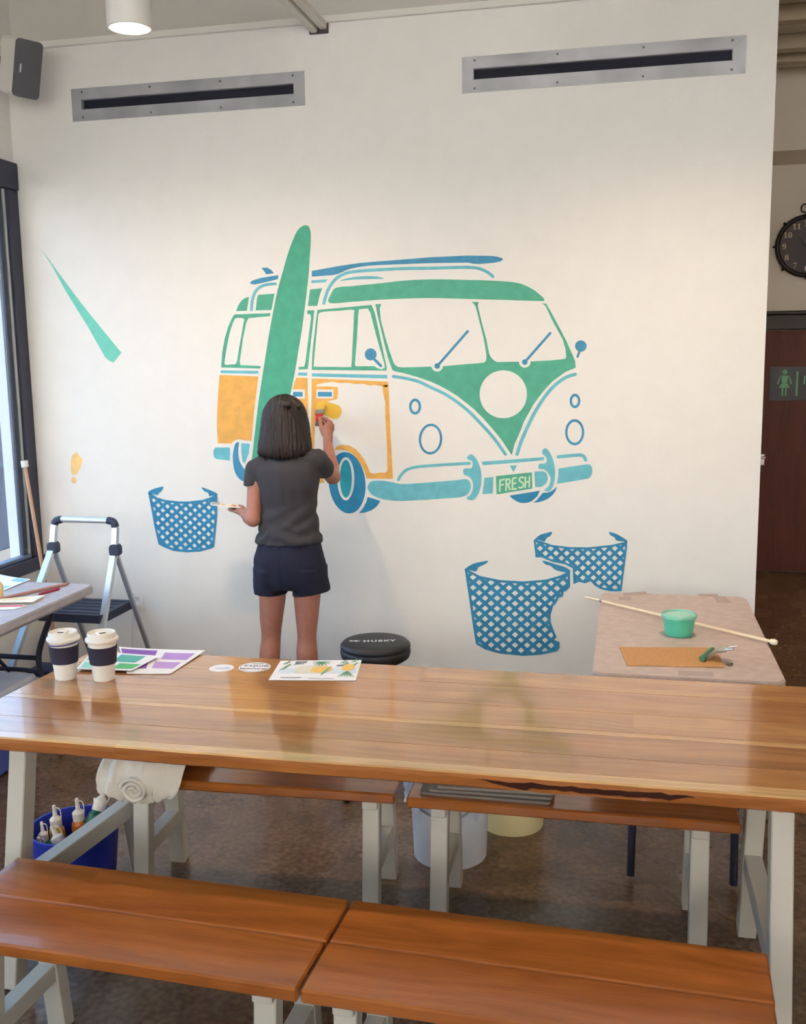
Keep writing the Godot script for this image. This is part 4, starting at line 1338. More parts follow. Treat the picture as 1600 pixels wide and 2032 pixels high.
func sheet(called: String, label: String, category: String, corners: Array, y: float, m: Material, lift := 0.0, thick := 0.0012) -> Node3D:
	# a sheet of paper by its four corners (x, z), the far edge may curl up
	var c := Vector3.ZERO
	for p in corners:
		c += p
	c /= 4.0
	c.y = y
	var t := thing(called, label, category, c)
	var st := begin()
	st.set_smooth_group(0)
	var n := 12
	var grid := []
	for j in n + 1:
		var row := []
		for i in n + 1:
			var u := float(i) / n
			var v := float(j) / n
			var p: Vector3 = corners[0].lerp(corners[1], u).lerp(corners[3].lerp(corners[2], u), v) - c
			p.y = 0.0008 + thick + lift * (pow(absf(u - 0.5) * 2.0, 3.0) * 0.6 + 0.4 * pow(v, 3.0)) * (0.6 + 0.4 * sin(u * 5.0 + v * 3.0))
			row.append(p)
		grid.append(row)
	for j in n:
		for i in n:
			var q := [grid[j][i], grid[j][i + 1], grid[j + 1][i + 1], grid[j + 1][i]]
			quad(st, q[0], q[3], q[2], q[1])
			var dn := Vector3(0, -thick, 0)
			quad(st, q[0] + dn, q[1] + dn, q[2] + dn, q[3] + dn)
	part("paper", finish(st), m, t)
	t.set_meta("grid", grid)
	return t

# a patch of ink on a sheet, following its curl; uv box in 0..1
func ink(t: Node3D, called: String, u0: float, v0: float, u1: float, v1: float, m: Material, lift := 0.0004) -> void:
	var grid: Array = t.get_meta("grid")
	var n := grid.size() - 1
	var at := func(u: float, v: float) -> Vector3:
		var x := clampf(u * n, 0, n - 0.001)
		var y := clampf(v * n, 0, n - 0.001)
		var i := int(x)
		var j := int(y)
		var a: Vector3 = grid[j][i].lerp(grid[j][i + 1], x - i)
		var b: Vector3 = grid[j + 1][i].lerp(grid[j + 1][i + 1], x - i)
		return a.lerp(b, y - j) + Vector3(0, lift, 0)
	var st := begin()
	st.set_smooth_group(0)
	var k := 6
	for j in k:
		for i in k:
			var a: Vector3 = at.call(lerpf(u0, u1, float(i) / k), lerpf(v0, v1, float(j) / k))
			var b: Vector3 = at.call(lerpf(u0, u1, float(i + 1) / k), lerpf(v0, v1, float(j) / k))
			var c: Vector3 = at.call(lerpf(u0, u1, float(i + 1) / k), lerpf(v0, v1, float(j + 1) / k))
			var d: Vector3 = at.call(lerpf(u0, u1, float(i) / k), lerpf(v0, v1, float(j + 1) / k))
			quad(st, a, d, c, b)
	part(called, finish(st), m, t)

# free outlines printed on a flat sheet: points in 0..1 of the sheet
func print_poly(t: Node3D, called: String, polys: Array, m: Material, corners: Array, lift: float) -> void:
	var st := begin()
	st.set_smooth_group(-1)
	for poly in polys:
		var ids := Geometry2D.triangulate_polygon(poly)
		for i in range(0, ids.size(), 3):
			var q := []
			for k in 3:
				var w: Vector2 = poly[ids[i + k]]
				var p: Vector3 = corners[0].lerp(corners[1], w.x).lerp(corners[3].lerp(corners[2], w.x), w.y) - t.position
				p.y = lift
				q.append(p)
			if (q[1] - q[0]).cross(q[2] - q[0]).y > 0.0:
				tri(st, q[0], q[2], q[1])
			else:
				tri(st, q[0], q[1], q[2])
	part(called, finish(st), m, t)

func leaf_poly(c: Vector2, d: Vector2, w: float) -> PackedVector2Array:
	var n := Vector2(-d.y, d.x).normalized() * w
	return PackedVector2Array([c, c + d * 0.35 + n, c + d * 0.75 + n * 0.7, c + d, c + d * 0.75 - n * 0.7, c + d * 0.35 - n])

func on_the_table() -> void:
	cup(py(131, 1345, 0.76), "white travel cup with navy sleeve and a purple rubber band", true, 0.2)
	cup(py(207, 1347, 0.76), "white travel cup with plain navy sleeve and small dark slot in its lid", false, 0.7)
	var paper := mat(rgb(236, 234, 236), 0.7)
	# colour charts
	var c1 := [py(252, 1338, 0.761), py(338, 1338, 0.761), py(408, 1293, 0.761), py(236, 1285, 0.761)]
	var s1 := sheet("colour_chart", "white paper with purple watercolour swatches lying on the table", "paper", c1, 0.76, paper, 0.004)
	var purple := mat(rgb(134, 84, 172), 0.7)
	var lilac := mat(rgb(178, 140, 206), 0.7)
	ink(s1, "swatch", 0.02, 0.62, 0.46, 0.93, purple)
	ink(s1, "swatch", 0.56, 0.58, 0.93, 0.86, lilac)
	ink(s1, "swatch", 0.50, 0.22, 0.90, 0.48, mat(rgb(190, 152, 212), 0.7))
	ink(s1, "swatch", 0.05, 0.2, 0.4, 0.5, mat(rgb(150, 104, 186), 0.7))
	var c2 := [py(152, 1331, 0.763), py(262, 1334, 0.763), py(318, 1306, 0.763), py(186, 1294, 0.763)]
	var s2 := sheet("colour_chart", "paper with green watercolour swatches tucked under the cups", "paper", c2, 0.7665, paper, 0.004)
	ink(s2, "swatch", 0.03, 0.45, 0.40, 0.92, mat(rgb(104, 194, 164), 0.7))
	ink(s2, "swatch", 0.45, 0.5, 0.82, 0.92, mat(rgb(84, 172, 158), 0.7))
	ink(s2, "swatch", 0.60, 0.10, 0.95, 0.42, mat(rgb(88, 186, 118), 0.7))
	ink(s2, "swatch", 0.04, 0.06, 0.5, 0.36, mat(rgb(150, 216, 200), 0.7))
	# two oval stickers
	var oval := func(cx: float, cy: float, rx: float, rz: float, label: String, turn: float) -> Node3D:
		var at := py(cx, cy, 0.7603)
		var t := thing("sticker", label, "sticker", at, turn)
		part("backing", lathe([Vector2(rx, 0.0), Vector2(rx, 0.0008), Vector2(0, 0.0009)], 48, Transform3D(Basis.from_scale(Vector3(1, 1, rz / rx)), Vector3.ZERO)), paper, t)
		return t
	var a: Node3D = oval.call(440, 1326, 0.042, 0.040, "small oval white sticker with a faint pastel picture", 0.2)
	part("picture", slab(V([-0.025, -0.006, -0.008, 0.006, 0.004, 0.0, 0.016, 0.012, 0.028, 0.004, 0.026, -0.010, 0.0, -0.014]), 0.0004, flat_at(Vector3(0, 0.001, 0))), mat(rgb(188, 206, 224), 0.7), a)
	part("picture", slab(V([-0.03, -0.01, -0.015, 0.004, -0.004, -0.004, -0.01, -0.014]), 0.0004, flat_at(Vector3(0, 0.0013, 0))), mat(rgb(224, 206, 206), 0.7), a)
	var b: Node3D = oval.call(505.5, 1324, 0.054, 0.052, "oval white sticker printed BLENDERS & BOWLS, lying upside down to the viewer", 0.12)
	var inkm := mat(rgb(92, 70, 104), 0.7)
	var flip := Basis(Vector3.UP, PI) * Basis(Vector3.RIGHT, -PI / 2)
	text("BLENDERS", 0.0125, inkm, b, Transform3D(flip, Vector3(0.0, 0.0013, 0.020)), 0.0003, true)
	text("&", 0.007, inkm, b, Transform3D(flip, Vector3(0.0, 0.0013, 0.004)), 0.0003, true)
	text("BOWLS", 0.0165, inkm, b, Transform3D(flip, Vector3(0.002, 0.0013, -0.013)), 0.0003, true)
	part("ring_line", lathe([Vector2(0.0472, 0.001), Vector2(0.0482, 0.0012), Vector2(0.049, 0.001)], 48, Transform3D(Basis.from_scale(Vector3(1, 1, 0.96)), Vector3.ZERO)), inkm, b)
	part("leaf_print", slab(V([-0.02, 0.034, -0.008, 0.040, 0.004, 0.036, 0.016, 0.041, 0.024, 0.034, 0.006, 0.030]), 0.0003, flat_at(Vector3(0, 0.001, 0))), mat(rgb(110, 158, 120), 0.7), b)
	# the printed layout of the mural
	var c3 := [py(533, 1350, 0.7612), py(706, 1351, 0.7612), py(718, 1310, 0.7612), py(557, 1311.5, 0.7612)]
	var s3 := sheet("mural_layout", "printed sheet showing the planned mural with palms, van and pineapple", "paper", c3, 0.76, paper, 0.0)
	var G := mat(rgb(96, 156, 116), 0.7)
	var Y := mat(rgb(232, 190, 104), 0.7)
	var B := mat(rgb(206, 220, 230), 0.7)
	var K := mat(rgb(124, 120, 138), 0.7)
	var lift := 0.0024
	print_poly(s3, "sea_print", [rect(0.06, 0.34, 0.98, 0.60)], B, c3, lift)
	print_poly(s3, "van_print", [S([0.25, 0.38, 0.25, 0.62, 0.30, 0.70, 0.50, 0.74, 0.62, 0.70, 0.63, 0.40, 0.5, 0.34, 0.3, 0.34])], mat(rgb(216, 212, 196), 0.7), c3, lift + 0.0003)
	print_poly(s3, "van_print", [S([0.44, 0.42, 0.44, 0.58, 0.52, 0.66, 0.62, 0.66, 0.68, 0.56, 0.66, 0.42, 0.55, 0.36])], Y, c3, lift + 0.0006)
	print_poly(s3, "surfboard_print", [leaf_poly(Vector2(0.57, 0.2), Vector2(0.09, 0.50), 0.018)], G, c3, lift + 0.0009)
	var palms := []
	for k in 8:
		var an := PI * (0.02 + 0.96 * k / 7.0)
		palms.append(leaf_poly(Vector2(0.52, 0.93), Vector2(cos(an) * 0.125, -sin(an) * 0.26), 0.014))
	print_poly(s3, "palm_print", palms, G, c3, lift + 0.0003)
	var tufts := []
	for q in [[0.10, 0.88], [0.13, 0.72], [0.10, 0.58], [0.23, 0.84], [0.79, 0.90], [0.92, 0.94], [0.94, 0.78], [0.82, 0.80]]:
		for k in 5:
			tufts.append(leaf_poly(Vector2(q[0], q[1]), Vector2(0.05 * cos(k * 1.2), 0.11 * sin(k * 1.3 + 0.4)), 0.010))
	print_poly(s3, "leaf_print", tufts, G, c3, lift + 0.0006)
	print_poly(s3, "pineapple_print", [S([0.80, 0.50, 0.80, 0.66, 0.86, 0.78, 0.93, 0.72, 0.94, 0.56, 0.88, 0.44])], Y, c3, lift + 0.0009)
	var crown := []
	for k in 6:
		crown.append(leaf_poly(Vector2(0.87, 0.44), Vector2(-0.10 + 0.04 * k, -0.30), 0.008))
	print_poly(s3, "crown_print", crown, G, c3, lift + 0.0012)
	print_poly(s3, "caption_print", [rect(0.2, 0.86, 0.34, 0.94), rect(0.22, 0.79, 0.31, 0.82), rect(0.72, 0.68, 0.80, 0.74), rect(0.12, 0.10, 0.36, 0.125), rect(0.45, 0.07, 0.75, 0.085)], K, c3, lift + 0.0012)

func grey_table_things() -> void:
	var h := 0.7381
	var y := h
	# tape left on the plastic top
	var tape := mat(rgb(172, 154, 148), 0.7)
	var strips := [[[1229, 1185, 1252, 1184, 1253, 1190, 1228, 1190], "short strip of grey tape at the far left corner of the plastic table"], [[1237, 1177, 1282, 1174, 1284, 1179, 1238, 1182], "long strip of grey tape along the far edge of the plastic table"], [[1386, 1179, 1424, 1179, 1426, 1184, 1388, 1183], "strip of grey tape at the far right edge of the plastic table"], [[1416, 1184, 1440, 1184, 1452, 1196, 1424, 1196], "square patch of grey tape near the far right corner of the plastic table"], [[1347, 1331, 1416, 1334, 1417, 1343, 1346, 1340], "wide strip of grey tape on the near edge of the plastic table"]]
	for s in strips:
		var p: Array = s[0]
		var c := Vector3.ZERO
		var pts := []
		for i in range(0, 8, 2):
			pts.append(py(p[i], p[i + 1], y))
			c += pts[-1] / 4.0
		var poly := PackedVector2Array()
		for q in pts:
			poly.append(Vector2(q.x - c.x, -(q.z - c.z)))
		solid("tape_strip", slab(poly, 0.0008, flat_at(Vector3.ZERO)), tape, s[1], "tape", Vector3(c.x, y, c.z), "tape on the plastic table")
	# clipboard with a bulldog clip
	var cc := [py(1230, 1284, y + 0.004), py(1244, 1319, y + 0.004), py(1438, 1323, y + 0.004), py(1420, 1285, y + 0.004)]
	var mid: Vector3 = (cc[0] + cc[1] + cc[2] + cc[3]) / 4.0
	mid.y = y + 0.0009
	var t := thing("clipboard", "brown hardboard clipboard lying on the grey plastic table", "clipboard", mid)
	var poly := PackedVector2Array()
	for q in cc:
		poly.append(Vector2(q.x - mid.x, -(q.z - mid.z)))
	var hb := StandardMaterial3D.new()
	hb.albedo_color = rgb(206, 152, 92)
	hb.albedo_texture = noise_tex(0.08, Color(0.88, 0.86, 0.84), Color(1, 1, 1), 51, 4, 256)
	hb.roughness = 0.6
	triplanar(hb, 3.0)
	part("board", slab(poly, 0.0035, flat_at(Vector3.ZERO)), hb, t)
	var clip := begin()
	var k := py(1412, 1306, y + 0.004) - mid
	var tf := Transform3D(Basis(Vector3.UP, -0.35) * 1.25, k)
	add_slab(clip, V([0.0, 0.0, 0.004, 0.014, 0.03, 0.03, 0.055, 0.034, 0.056, 0.031, 0.032, 0.024, 0.01, 0.0]), 0.05, tf * Transform3D(Basis(), Vector3(-0.01, 0, -0.025)))
	part("clip_body", finish(clip), mat(rgb(176, 172, 164), 0.25, 0.85), t)
	part("clip_jaw", tube([tf * Vector3(-0.012, 0.010, -0.048), tf * Vector3(-0.012, 0.010, 0.048)], 0.0105, -1, 16), mat(rgb(74, 132, 102), 0.3, 0.3), t)
	for s in [-1, 1]:
		part("clip_wing", tube([tf * Vector3(0.042, 0.034, s * 0.012), tf * Vector3(0.064, 0.040, s * 0.020)], 0.004, -1, 10), mat(rgb(220, 220, 222), 0.12, 1.0), t)
	part("clip_rivet", tube([tf * Vector3(0.05, 0.0, 0.03), tf * Vector3(0.066, 0.003, 0.036)], 0.005, -1, 10), mat(rgb(110, 96, 70), 0.4, 0.6), t)
	# tub of green paint
	var p := py(1347, 1259, y)
	var tub := thing("paint_tub", "clear plastic tub of mint green paint on the grey plastic table", "tub", p)
	var clear := mat(rgb(128, 200, 176), 0.18)
	part("paint", lathe([Vector2(0, 0.001), Vector2(0.049, 0.001), Vector2(0.051, 0.004), Vector2(0.060, 0.068), Vector2(0.0, 0.069)], 40), mat(rgb(82, 184, 152), 0.3), tub)
	part("rim", lathe([Vector2(0.0602, 0.068), Vector2(0.0645, 0.070), Vector2(0.0655, 0.079), Vector2(0.062, 0.082), Vector2(0.0605, 0.078)], 40), clear, tub)
	part("lid", lathe([Vector2(0.0605, 0.0775), Vector2(0.045, 0.0765), Vector2(0.043, 0.0785), Vector2(0, 0.0785)], 40), mat(rgb(142, 208, 186), 0.2), tub)
	# long painting rest
	var e0 := py(1162, 1185, y + 0.012)
	var e1 := py(1536, 1274, y + 0.012)
	var stick := thing("mahl_stick", "long pale wooden painting rest with a padded tip, lying across the grey table", "stick", (e0 + e1) / 2.0)
	var m2 := mat(rgb(232, 214, 182), 0.55)
	part("shaft", tube([e0 - stick.position, e1 - stick.position], 0.0052, 0.0058, 12), m2, stick)
	part("padded_tip", lathe([Vector2(0, -0.016), Vector2(0.009, -0.012), Vector2(0.0118, 0.0), Vector2(0.009, 0.011), Vector2(0, 0.015)], 18, Transform3D(Basis(Quaternion(Vector3.UP, (e1 - e0).normalized())), e1 - stick.position), true), mat(rgb(240, 226, 202), 0.8), stick)
	part("mark", tube([(e0.lerp(e1, 0.09)) - stick.position, (e0.lerp(e1, 0.105)) - stick.position], 0.0058, 0.0058, 12), mat(rgb(150, 134, 150), 0.6), stick)

func left_table_things() -> void:
	var y := 0.7351
	var paper := mat(rgb(240, 242, 244), 0.7)
	var c := [py(8, 1173, y), py(-70, 1165, y), py(0, 1142, y), py(62, 1151, y)]
	var s := sheet("colour_sketch", "sheet with pale blue watercolour sketch on the left table", "paper", c, y, paper, 0.004)
	ink(s, "blue_wash", 0.08, 0.10, 0.5, 0.34, mat(rgb(150, 214, 226), 0.7))
	ink(s, "blue_wash", 0.05, 0.72, 0.4, 0.95, mat(rgb(130, 196, 218), 0.7))
	var c2 := [py(-30, 1200, y), py(66, 1199, y), py(90, 1184, y), py(-20, 1194, y)]
	var s2 := sheet("paper_pad", "cream note pad with a yellow wash at the edge of the left table", "paper", c2, y, mat(rgb(242, 232, 214), 0.7), 0.0, 0.008)
	ink(s2, "yellow_wash", 0.28, 0.45, 0.72, 0.85, mat(rgb(238, 214, 160), 0.7))
	var c3 := [py(-30, 1212, y), py(28, 1210, y), py(50, 1204, y), py(-20, 1204, y)]
	sheet("paper_slip", "narrow white paper slip in front of the cream pad", "paper", c3, y, paper, 0.0)
	var rod := func(called: String, label: String, cat: String, a: Vector3, b: Vector3, r: float, m: Material, tip: Material, share: float) -> void:
		var t := thing(called, label, cat, (a + b) / 2.0)
		var q := b.lerp(a, share)
		part("shaft", tube([a - t.position, q - t.position], r, r, 10), m, t)
		part("tip", tube([q - t.position, b - t.position], r, r * 0.35, 10), tip, t)
	rod.call("wooden_rod", "thin brown wooden rod lying along the left table", "rod", py(-20, 1193, y + 0.008), py(138, 1157.5, y + 0.008), 0.007, mat(rgb(176, 130, 116), 0.6), mat(rgb(150, 104, 92), 0.6), 0.04)
	rod.call("paintbrush", "red handled artist's brush lying on the left table", "paintbrush", py(117, 1168, y + 0.006), py(52, 1186.5, y + 0.006), 0.006, mat(rgb(168, 44, 70), 0.35), mat(rgb(190, 184, 196), 0.4), 0.35)
	rod.call("pencil", "red pencil beside the cream note pad on the left table", "pencil", py(-10, 1203, y + 0.005), py(52, 1202, y + 0.005), 0.004, mat(rgb(206, 120, 130), 0.5), mat(rgb(220, 190, 170), 0.6), 0.1)
	var b := py(-6, 1186, y)
	var bt := thing("paint_bottle", "small bottle of yellow paint with white top on the left table", "bottle", b)
	part("body", lathe([Vector2(0, 0.001), Vector2(0.028, 0.001), Vector2(0.03, 0.006), Vector2(0.03, 0.055), Vector2(0.022, 0.072), Vector2(0.014, 0.078)], 24), mat(rgb(242, 210, 150), 0.35), bt)
	part("cap", lathe([Vector2(0.017, 0.077), Vector2(0.018, 0.094), Vector2(0.012, 0.104), Vector2(0, 0.105)], 24), mat(rgb(236, 240, 240), 0.4), bt)
	# storage crate beneath
	var cr := thing("storage_crate", "blue plastic storage crate with a white lid under the left table", "crate", Vector3(-2.86, 0, -3.78), 0.03)
	var st := begin()
	add_box(st, Vector3(0.46, 0.33, 0.36), Transform3D(Basis(), Vector3(0, 0.165, 0)), 0.02)
	part("body", finish(st), mat(rgb(70, 92, 170), 0.4), cr)
	part("lid", box(Vector3(0.49, 0.045, 0.39), Vector3(0, 0.355, 0), 0.014), mat(rgb(206, 212, 228), 0.45), cr)
	for s3 in [-1, 1]:
		part("latch", box(Vector3(0.012, 0.06, 0.09), Vector3(s3 * 0.246, 0.315, 0), 0.004), mat(rgb(40, 62, 140), 0.4), cr)

func squeeze_bottle(base: Vector3, dir: Vector3, r: float, h: float, c: Color, label: String, strap := true) -> void:
	var t := thing("squeeze_bottle", label, "bottle", base, 0, "squeeze bottles in the blue bucket")
	t.basis = Basis(Quaternion(Vector3.UP, dir.normalized()))
	var capm := mat(rgb(232, 214, 194), 0.45)
	part("body", lathe([Vector2(0, 0), Vector2(r, 0.0), Vector2(r, h * 0.62), Vector2(r * 0.92, h * 0.68), Vector2(r * 0.62, h * 0.73)], 20), mat(c, 0.3), t)
	part("cap", lathe([Vector2(r * 0.72, h * 0.725), Vector2(r * 0.74, h * 0.82), Vector2(r * 0.3, h * 0.86), Vector2(r * 0.22, h * 0.95), Vector2(r * 0.26, h * 0.97), Vector2(r * 0.2, h), Vector2(0, h * 1.005)], 18), capm, t)
	if strap:
		part("cap_strap", tube(catmull([Vector3(r * 0.2, h * 0.97, 0), Vector3(r * 0.75, h * 0.96, 0), Vector3(r * 0.85, h * 0.86, 0), Vector3(r * 0.72, h * 0.8, 0)], 4), 0.0018, -1, 6), capm, t)

func open_bucket(called: String, label: String, at: Vector3, r0: float, r1: float, h: float, c: Color) -> Node3D:
	var t := thing(called, label, "bucket", at)
	part("shell", lathe([Vector2(0, 0.004), Vector2(r0 - 0.003, 0.004), Vector2(r0, 0.0), Vector2(r1, h - 0.012), Vector2(r1 + 0.006, h - 0.01), Vector2(r1 + 0.006, h), Vector2(r1 - 0.003, h), Vector2(r0 - 0.004, 0.008), Vector2(0, 0.008)], 40), mat(c, 0.4), t)
	return t

func under_the_table() -> void:
	# blue bucket of squeeze bottles
	var bc := Vector3(-1.808, 0, -2.893)
	var rim := 0.236
	open_bucket("bucket", "deep blue bucket full of squeeze bottles under the table", bc, 0.122, 0.146, rim, rgb(30, 50, 160))
	var spots := [
		[Vector3(0.0, 0.02, 0.03), Vector3(0.06, 0.34, -0.125), 0.031, rgb(34, 92, 66), "tall dark green squeeze bottle leaning out of the blue bucket"],
		[Vector3(-0.02, 0.012, -0.08), Vector3(-0.022, 0.30, -0.06), 0.028, rgb(212, 106, 34), "orange squeeze bottle in the blue bucket"],
		[Vector3(-0.08, 0.012, -0.035), Vector3(-0.083, 0.29, -0.015), 0.027, rgb(232, 170, 58), "yellow squeeze bottle in the blue bucket"],
		[Vector3(0.055, 0.05, 0.075), Vector3(-0.055, 0.25, 0.05), 0.03, rgb(196, 204, 222), "clear squeeze bottle lying across the front of the blue bucket"],
		[Vector3(-0.09, 0.012, 0.025), Vector3(-0.105, 0.25, 0.03), 0.022, rgb(58, 122, 110), "teal squeeze bottle at the left of the blue bucket"],
		[Vector3(0.05, 0.012, -0.09), Vector3(0.02, 0.285, -0.105), 0.021, rgb(206, 190, 170), "cream squeeze bottle at the back of the blue bucket"],
		[Vector3(-0.05, 0.012, 0.09), Vector3(-0.085, 0.225, 0.085), 0.023, rgb(222, 206, 192), "short pale squeeze bottle at the front of the blue bucket"],
	]
	for s in spots:
		squeeze_bottle(bc + s[0], s[1] - s[0], s[2], s[0].distance_to(s[1]), s[3], s[4])
	# white bucket lined with a plastic bag, cream bucket behind it
	var wb := Vector3(-0.598, 0, -3.385)
	var w := open_bucket("bucket", "white bucket lined with a rumpled plastic bag behind the far benches", wb, 0.132, 0.146, 0.38, rgb(226, 230, 238))
	var n := FastNoiseLite.new()
	n.seed = 9
	n.frequency = 5.0
	var st := begin()
	st.set_smooth_group(0)
	var seg := 72
	var rings := []
	for j in 12:
		var v := j / 11.0
		var ring := []
		for i in seg:
			var a := TAU * i / seg
			var fold := n.get_noise_3d(cos(a) * 1.3, v * 0.9, sin(a) * 1.3)
			var hang := 0.17 + 0.10 * n.get_noise_2d(cos(a) * 0.5 + 4.0, sin(a) * 0.5)
			var r := 0.158 + 0.012 * fold * (0.4 + v) + 0.004 * sin(a * 19.0 + v * 4.0)
			var y := 0.384 - v * hang
			if v < 0.15:
				r -= (0.15 - v) * 0.15
			ring.append(Vector3(cos(a) * r, y + 0.006 * fold, sin(a) * r))
		rings.append(ring)
	for j in 11:
		for i in seg:
			var k := (i + 1) % seg
			quad(st, rings[j][i], rings[j + 1][i], rings[j + 1][k], rings[j][k])
	part("bag_liner", finish(st), mat(rgb(210, 214, 228), 0.3), w)
	part("bail_handle", tube(catmull([Vector3(0.151, 0.33, 0), Vector3(0.12, 0.25, 0.105), Vector3(0.02, 0.2, 0.165), Vector3(-0.11, 0.24, 0.115), Vector3(-0.151, 0.33, 0)], 6), 0.003, -1, 8), mat(rgb(150, 150, 150), 0.4, 0.7), w)
	open_bucket("bucket", "cream bucket standing behind the white lined bucket", Vector3(-0.405, 0, -3.665), 0.122, 0.135, 0.34, rgb(232, 216, 164))
	# rolled drop cloth on the far left bench
	var cm := StandardMaterial3D.new()
	cm.albedo_color = rgb(222, 212, 198)
	cm.roughness = 0.9
	cm.normal_enabled = true
	cm.normal_texture = bump_tex(0.2, 6.0, 61, 2, 256)
	cm.normal_scale = 0.4
	triplanar(cm, 6.0)
	var dc := thing("drop_cloth", "bundled off-white canvas drop cloth hanging over the end of the far bench", "cloth", Vector3(-1.5, 0.4605, -2.98))
	var fold := FastNoiseLite.new()
	fold.seed = 2
	fold.frequency = 1.0
	var path := catmull([Vector2(-3.16, 0.463), Vector2(-3.13, 0.50), Vector2(-3.05, 0.535), Vector2(-2.94, 0.552), Vector2(-2.85, 0.54), Vector2(-2.80, 0.50), Vector2(-2.785, 0.45), Vector2(-2.79, 0.41), Vector2(-2.806, 0.388), Vector2(-2.815, 0.392)], 5)
	var sheets := []
	for layer in 2:
		var rows := []
		for j in path.size():
			var v := float(j) / (path.size() - 1)
			var row_ := []
			for i in 49:
				var u := i / 48.0
				var hang := smoothstep(0.55, 1.0, v)
				var x := lerpf(lerpf(-1.655, -1.60, hang), lerpf(-1.355, -1.425, hang), u)
				var q: Vector2 = path[j]
				var tn: Vector2 = (path[mini(j + 1, path.size() - 1)] - path[maxi(j - 1, 0)]).normalized()
				var nr := Vector2(-tn.y, tn.x)
				if nr.y < 0.0 and v < 0.5:
					nr = -nr
				var crease := 0.011 * sin(u * 24.0 + v * 5.0 + 2.5 * fold.get_noise_2d(u * 3.0, v * 3.0)) * smoothstep(0.55, 0.1, u) + 0.012 * fold.get_noise_2d(u * 7.0, v * 4.0) + 0.006 * fold.get_noise_2d(u * 22.0, v * 9.0 + 4.0)
				var sag := -0.045 * pow(absf(u - 0.62) * 1.7, 2.0) * (1.0 - hang) + 0.05 * pow(absf(u - 0.55) * 1.7, 2.0) * hang
				var lift := (crease + 0.006) * smoothstep(0.0, 0.12, v) - 0.004 * layer
				var p := Vector3(x, q.y + sag * smoothstep(0.0, 0.2, v), q.x) + Vector3(0, nr.y, nr.x) * lift
				if p.z < -2.822:
					p.y = maxf(p.y, 0.4625 - 0.001 * layer)
				row_.append(p - dc.position)
			rows.append(row_)
		sheets.append(rows)
	var dst := begin()
	dst.set_smooth_group(0)
	for layer in 2:
		for j in path.size() - 1:
			for i in 48:
				var R: Array = sheets[layer]
				if layer == 0:
					quad(dst, R[j][i], R[j][i + 1], R[j + 1][i + 1], R[j + 1][i])
				else:
					quad(dst, R[j][i], R[j + 1][i], R[j + 1][i + 1], R[j][i + 1])
	part("drape", finish(dst), cm, dc)
	# the rolled end that shows below the bench edge
	var roll := begin()
	roll.set_smooth_group(0)
	var prev := []
	for k in 61:
		var an := TAU * 2.3 * k / 60.0 + 1.0
		var r := lerpf(0.010, 0.043, k / 60.0)
		var c2 := Vector3(-1.512 + cos(an) * r * 1.05, 0.437 + sin(an) * r * 0.95, 0) - dc.position
		var o2 := Vector3(cos(an), sin(an), 0) * 0.0042
		var now := [c2 + o2 + Vector3(0, 0, -2.80), c2 + o2 + Vector3(0, 0, -2.762), c2 + Vector3(0, 0, -2.759), c2 - o2 + Vector3(0, 0, -2.762), c2 - o2 + Vector3(0, 0, -2.80)]
		if prev:
			for m in 4:
				quad(roll, prev[m], prev[m + 1], now[m + 1], now[m])
		prev = now
	part("rolled_end", finish(roll), cm, dc)
	# flat grey boards on the far right bench
	for k in 3:
		var at := Vector3(-0.40 + 0.012 * k, 0.4603 + 0.0085 * k, -2.99 - 0.006 * k)
		solid("sketch_board", slab(rounded(0.40 - 0.02 * k, 0.26 - 0.01 * k, 0.012), 0.008, flat_at(Vector3.ZERO, 0.02 * k)), mat(rgb(118 + 10 * k, 108 + 10 * k, 100 + 10 * k), 0.6), ["grey sketch board at the bottom of the pile on the far bench", "grey sketch board in the middle of the pile on the far bench", "grey sketch board on top of the pile on the far bench"][k], "board", at, "sketch boards piled on the far bench")

